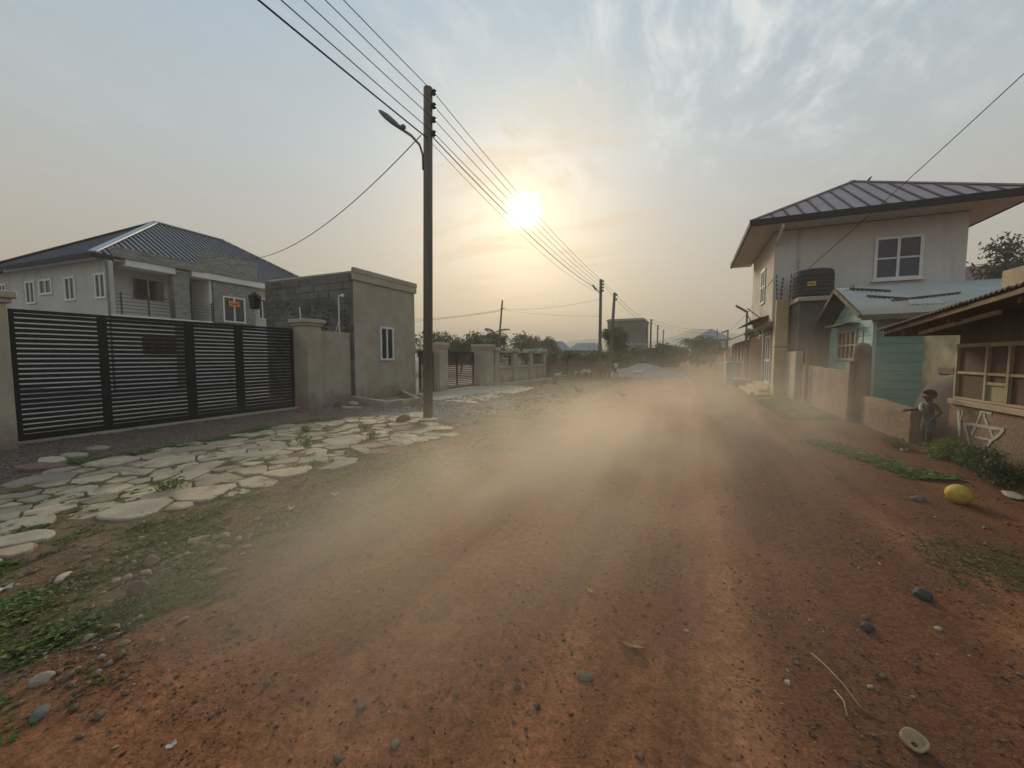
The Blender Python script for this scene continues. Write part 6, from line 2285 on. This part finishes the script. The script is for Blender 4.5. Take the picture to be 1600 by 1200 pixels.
weeds('grass', 'green weed strip on the right of the road', xy, lognorm(3200, .050, .35, 46, .10), WEED, 47, .4)
xy = rand_xy(3200, 2.2, 3.4, 11.8, 18.5, 48, lambda x, y: zone_grass(x, y))
weeds('grass', 'grass growing along the foot of the mud wall', xy, lognorm(3200, .06, .35, 49, .12), WEED, 50, .4)
xy = rand_xy(500, 1.7, 2.7, 3.6, 4.6, 51, lambda x, y: zone_grass(x, y))
weeds('grass', 'faint grass patch low on the right dirt', xy, lognorm(500, .022, .3, 52, .05), WEED_D, 53, .5)

# shrubs under the graffiti wall and single weeds on the paving
def shrub(label, x, y, rx_, ry_, h, n_, leaf, material, seed, name='shrub', cat='shrub', group=None):
    rr_ = random.Random(seed)
    g_ = thing(name, label, cat, (x, y, gz(x, y)), group=group)
    cl_ = []
    for k_ in range(9):
        cl_.append((rr_.uniform(-.7, .7) * rx_, rr_.uniform(-.7, .7) * ry_, h * rr_.uniform(.15, .62), rx_ * .45, ry_ * .45, h * .36))
    v_, f_ = leaf_cloud(n_, cl_, leaf, seed)
    v_[:, 2] = np.maximum(v_[:, 2], .0)
    o_ = bpy.data.objects.new('leaves', mesh_np('leaves', v_, f_, 4, material))
    link(o_, g_)
    m_ = MB()
    z0_ = gz(x, y)
    for c_ in cl_[:6]:
        m_.tube([(x + c_[0] * .2, y + c_[1] * .2, z0_ - .03), (x + c_[0] * .7, y + c_[1] * .7, z0_ + c_[2] * .6), (x + c_[0], y + c_[1], z0_ + c_[2])], [.008, .006, .003], 5)
    m_.build('stems', leaf_mat('weed_stem', (.08, .10, .035), (.10, .11, .05)), g_)
    return g_


shrub('bright green shrub at the foot of the kiosk beside the child', 3.55, 7.98, .24, .46, .34, 2600, .024, WEED, 60, group='shrubs by the kiosk')
shrub('darker green shrub under the graffiti, middle of three', 3.55, 7.45, .26, .55, .34, 2400, .024, LEAF_M, 61, group='shrubs by the kiosk')
shrub('dark dry shrub under the graffiti at the right picture edge', 3.5, 6.75, .28, .6, .30, 2200, .026, LEAF_D, 62, group='shrubs by the kiosk')
shrub('low olive weeds left of the child by the wall', 3.25, 8.75, .18, .4, .16, 700, .022, LEAF_O, 63, group='shrubs by the kiosk')
for k, (lab, x, y, r_, h) in enumerate((('leafy weed standing on the paving below the right gate pillar', -6.0, 4.72, .17, .24), ('leafy weed on a round stone in the middle of the paving', -5.35, 2.45, .13, .18),
                                        ('small weed near the far end of the paving', -6.1, 6.2, .14, .18), ('small weed at the paving edge before the brick', -5.35, 5.6, .14, .2), ('tiny upright weed far back on the paving', -7.1, 5.6, .1, .15))):
    shrub(lab, x, y, r_, r_, h, 170, .030, WEED, 70 + k, 'weed_plant', 'weed', 'weeds on the paving')

# ================================================================== AIR: HAZE AND ROAD DUST
def volume_box(name, x0, x1, y0, y1, z0, z1, label):
    o_ = MB().box(x0, x1, y0, y1, z0, z1).build(name, bpy.data.materials.new(name + '_air'))
    tag(o_, label, None, None, 'stuff')
    m_ = o_.data.materials[0]
    m_.use_nodes = True
    m_.node_tree.nodes.clear()
    return o_, m_


hzo, hm = volume_box('haze', -905, 905, -65, 1505, -1.6, 44, 'thin dusty haze filling the street air')
b = NB(hm.node_tree)
pv = b.node('ShaderNodeVolumePrincipled')
pv.inputs['Color'].default_value = (.92, .84, .74, 1)
pv.inputs['Density'].default_value = .0026
pv.inputs['Anisotropy'].default_value = .1
ho = b.node('ShaderNodeOutputMaterial')
hm.node_tree.links.new(pv.outputs[0], ho.inputs['Volume'])

dso, dm = volume_box('dust_cloud', -4.6, 6.6, .9, 38, -.06, 3.6, 'pale brown dust cloud drifting low over the road')
b = NB(dm.node_tree)
dpos = b.node('ShaderNodeNewGeometry').outputs['Position']
dens = None
# (centre, radii, strength) of the puffs
PUFFS = [((-1.9, 1.9, .05), (1.15, 1.2, .50), .44), ((-1.6, 3.3, .10), (1.3, 1.7, .60), .56), ((-.9, 5.8, .22), (1.5, 2.4, .75), .25), ((.1, 9.5, .25), (1.8, 3.6, .75), .11), ((1.4, 15.0, .3), (1.9, 5.0, .75), .045), ((2.2, 26.0, .6), (2.2, 8.0, 1.2), .024),
         ((2.4, 10.0, .5), (1.2, 2.8, .8), .060), ((4.0, 12.5, 1.2), (2.2, 4.0, 1.1), .030)]
for c, r_, k in PUFFS:
    q_ = b.vmath('DIVIDE', b.vmath('SUBTRACT', dpos, c), r_)
    l2 = b.vmath('DOT_PRODUCT', q_, q_)
    gss = b.math('MULTIPLY', b.math('EXPONENT', b.math('MULTIPLY', l2, -1.0)), k)
    dens = gss if dens is None else b.math('ADD', dens, gss)
nn = b.noise(b.mapping(dpos, scale=(1, .6, 1.2)), .8, 2, .6)
dens = b.math('MULTIPLY', dens, b.maprange(nn, .30, .70, .2, 1.65))
dens = b.math('SUBTRACT', dens, .0008)
dens = b.math('MAXIMUM', dens, 0.0)
pv = b.node('ShaderNodeVolumePrincipled')
pv.inputs['Color'].default_value = (.95, .84, .70, 1)
pv.inputs['Anisotropy'].default_value = .5
b.put(pv.inputs['Density'], dens)
ho = b.node('ShaderNodeOutputMaterial')
dm.node_tree.links.new(pv.outputs[0], ho.inputs['Volume'])
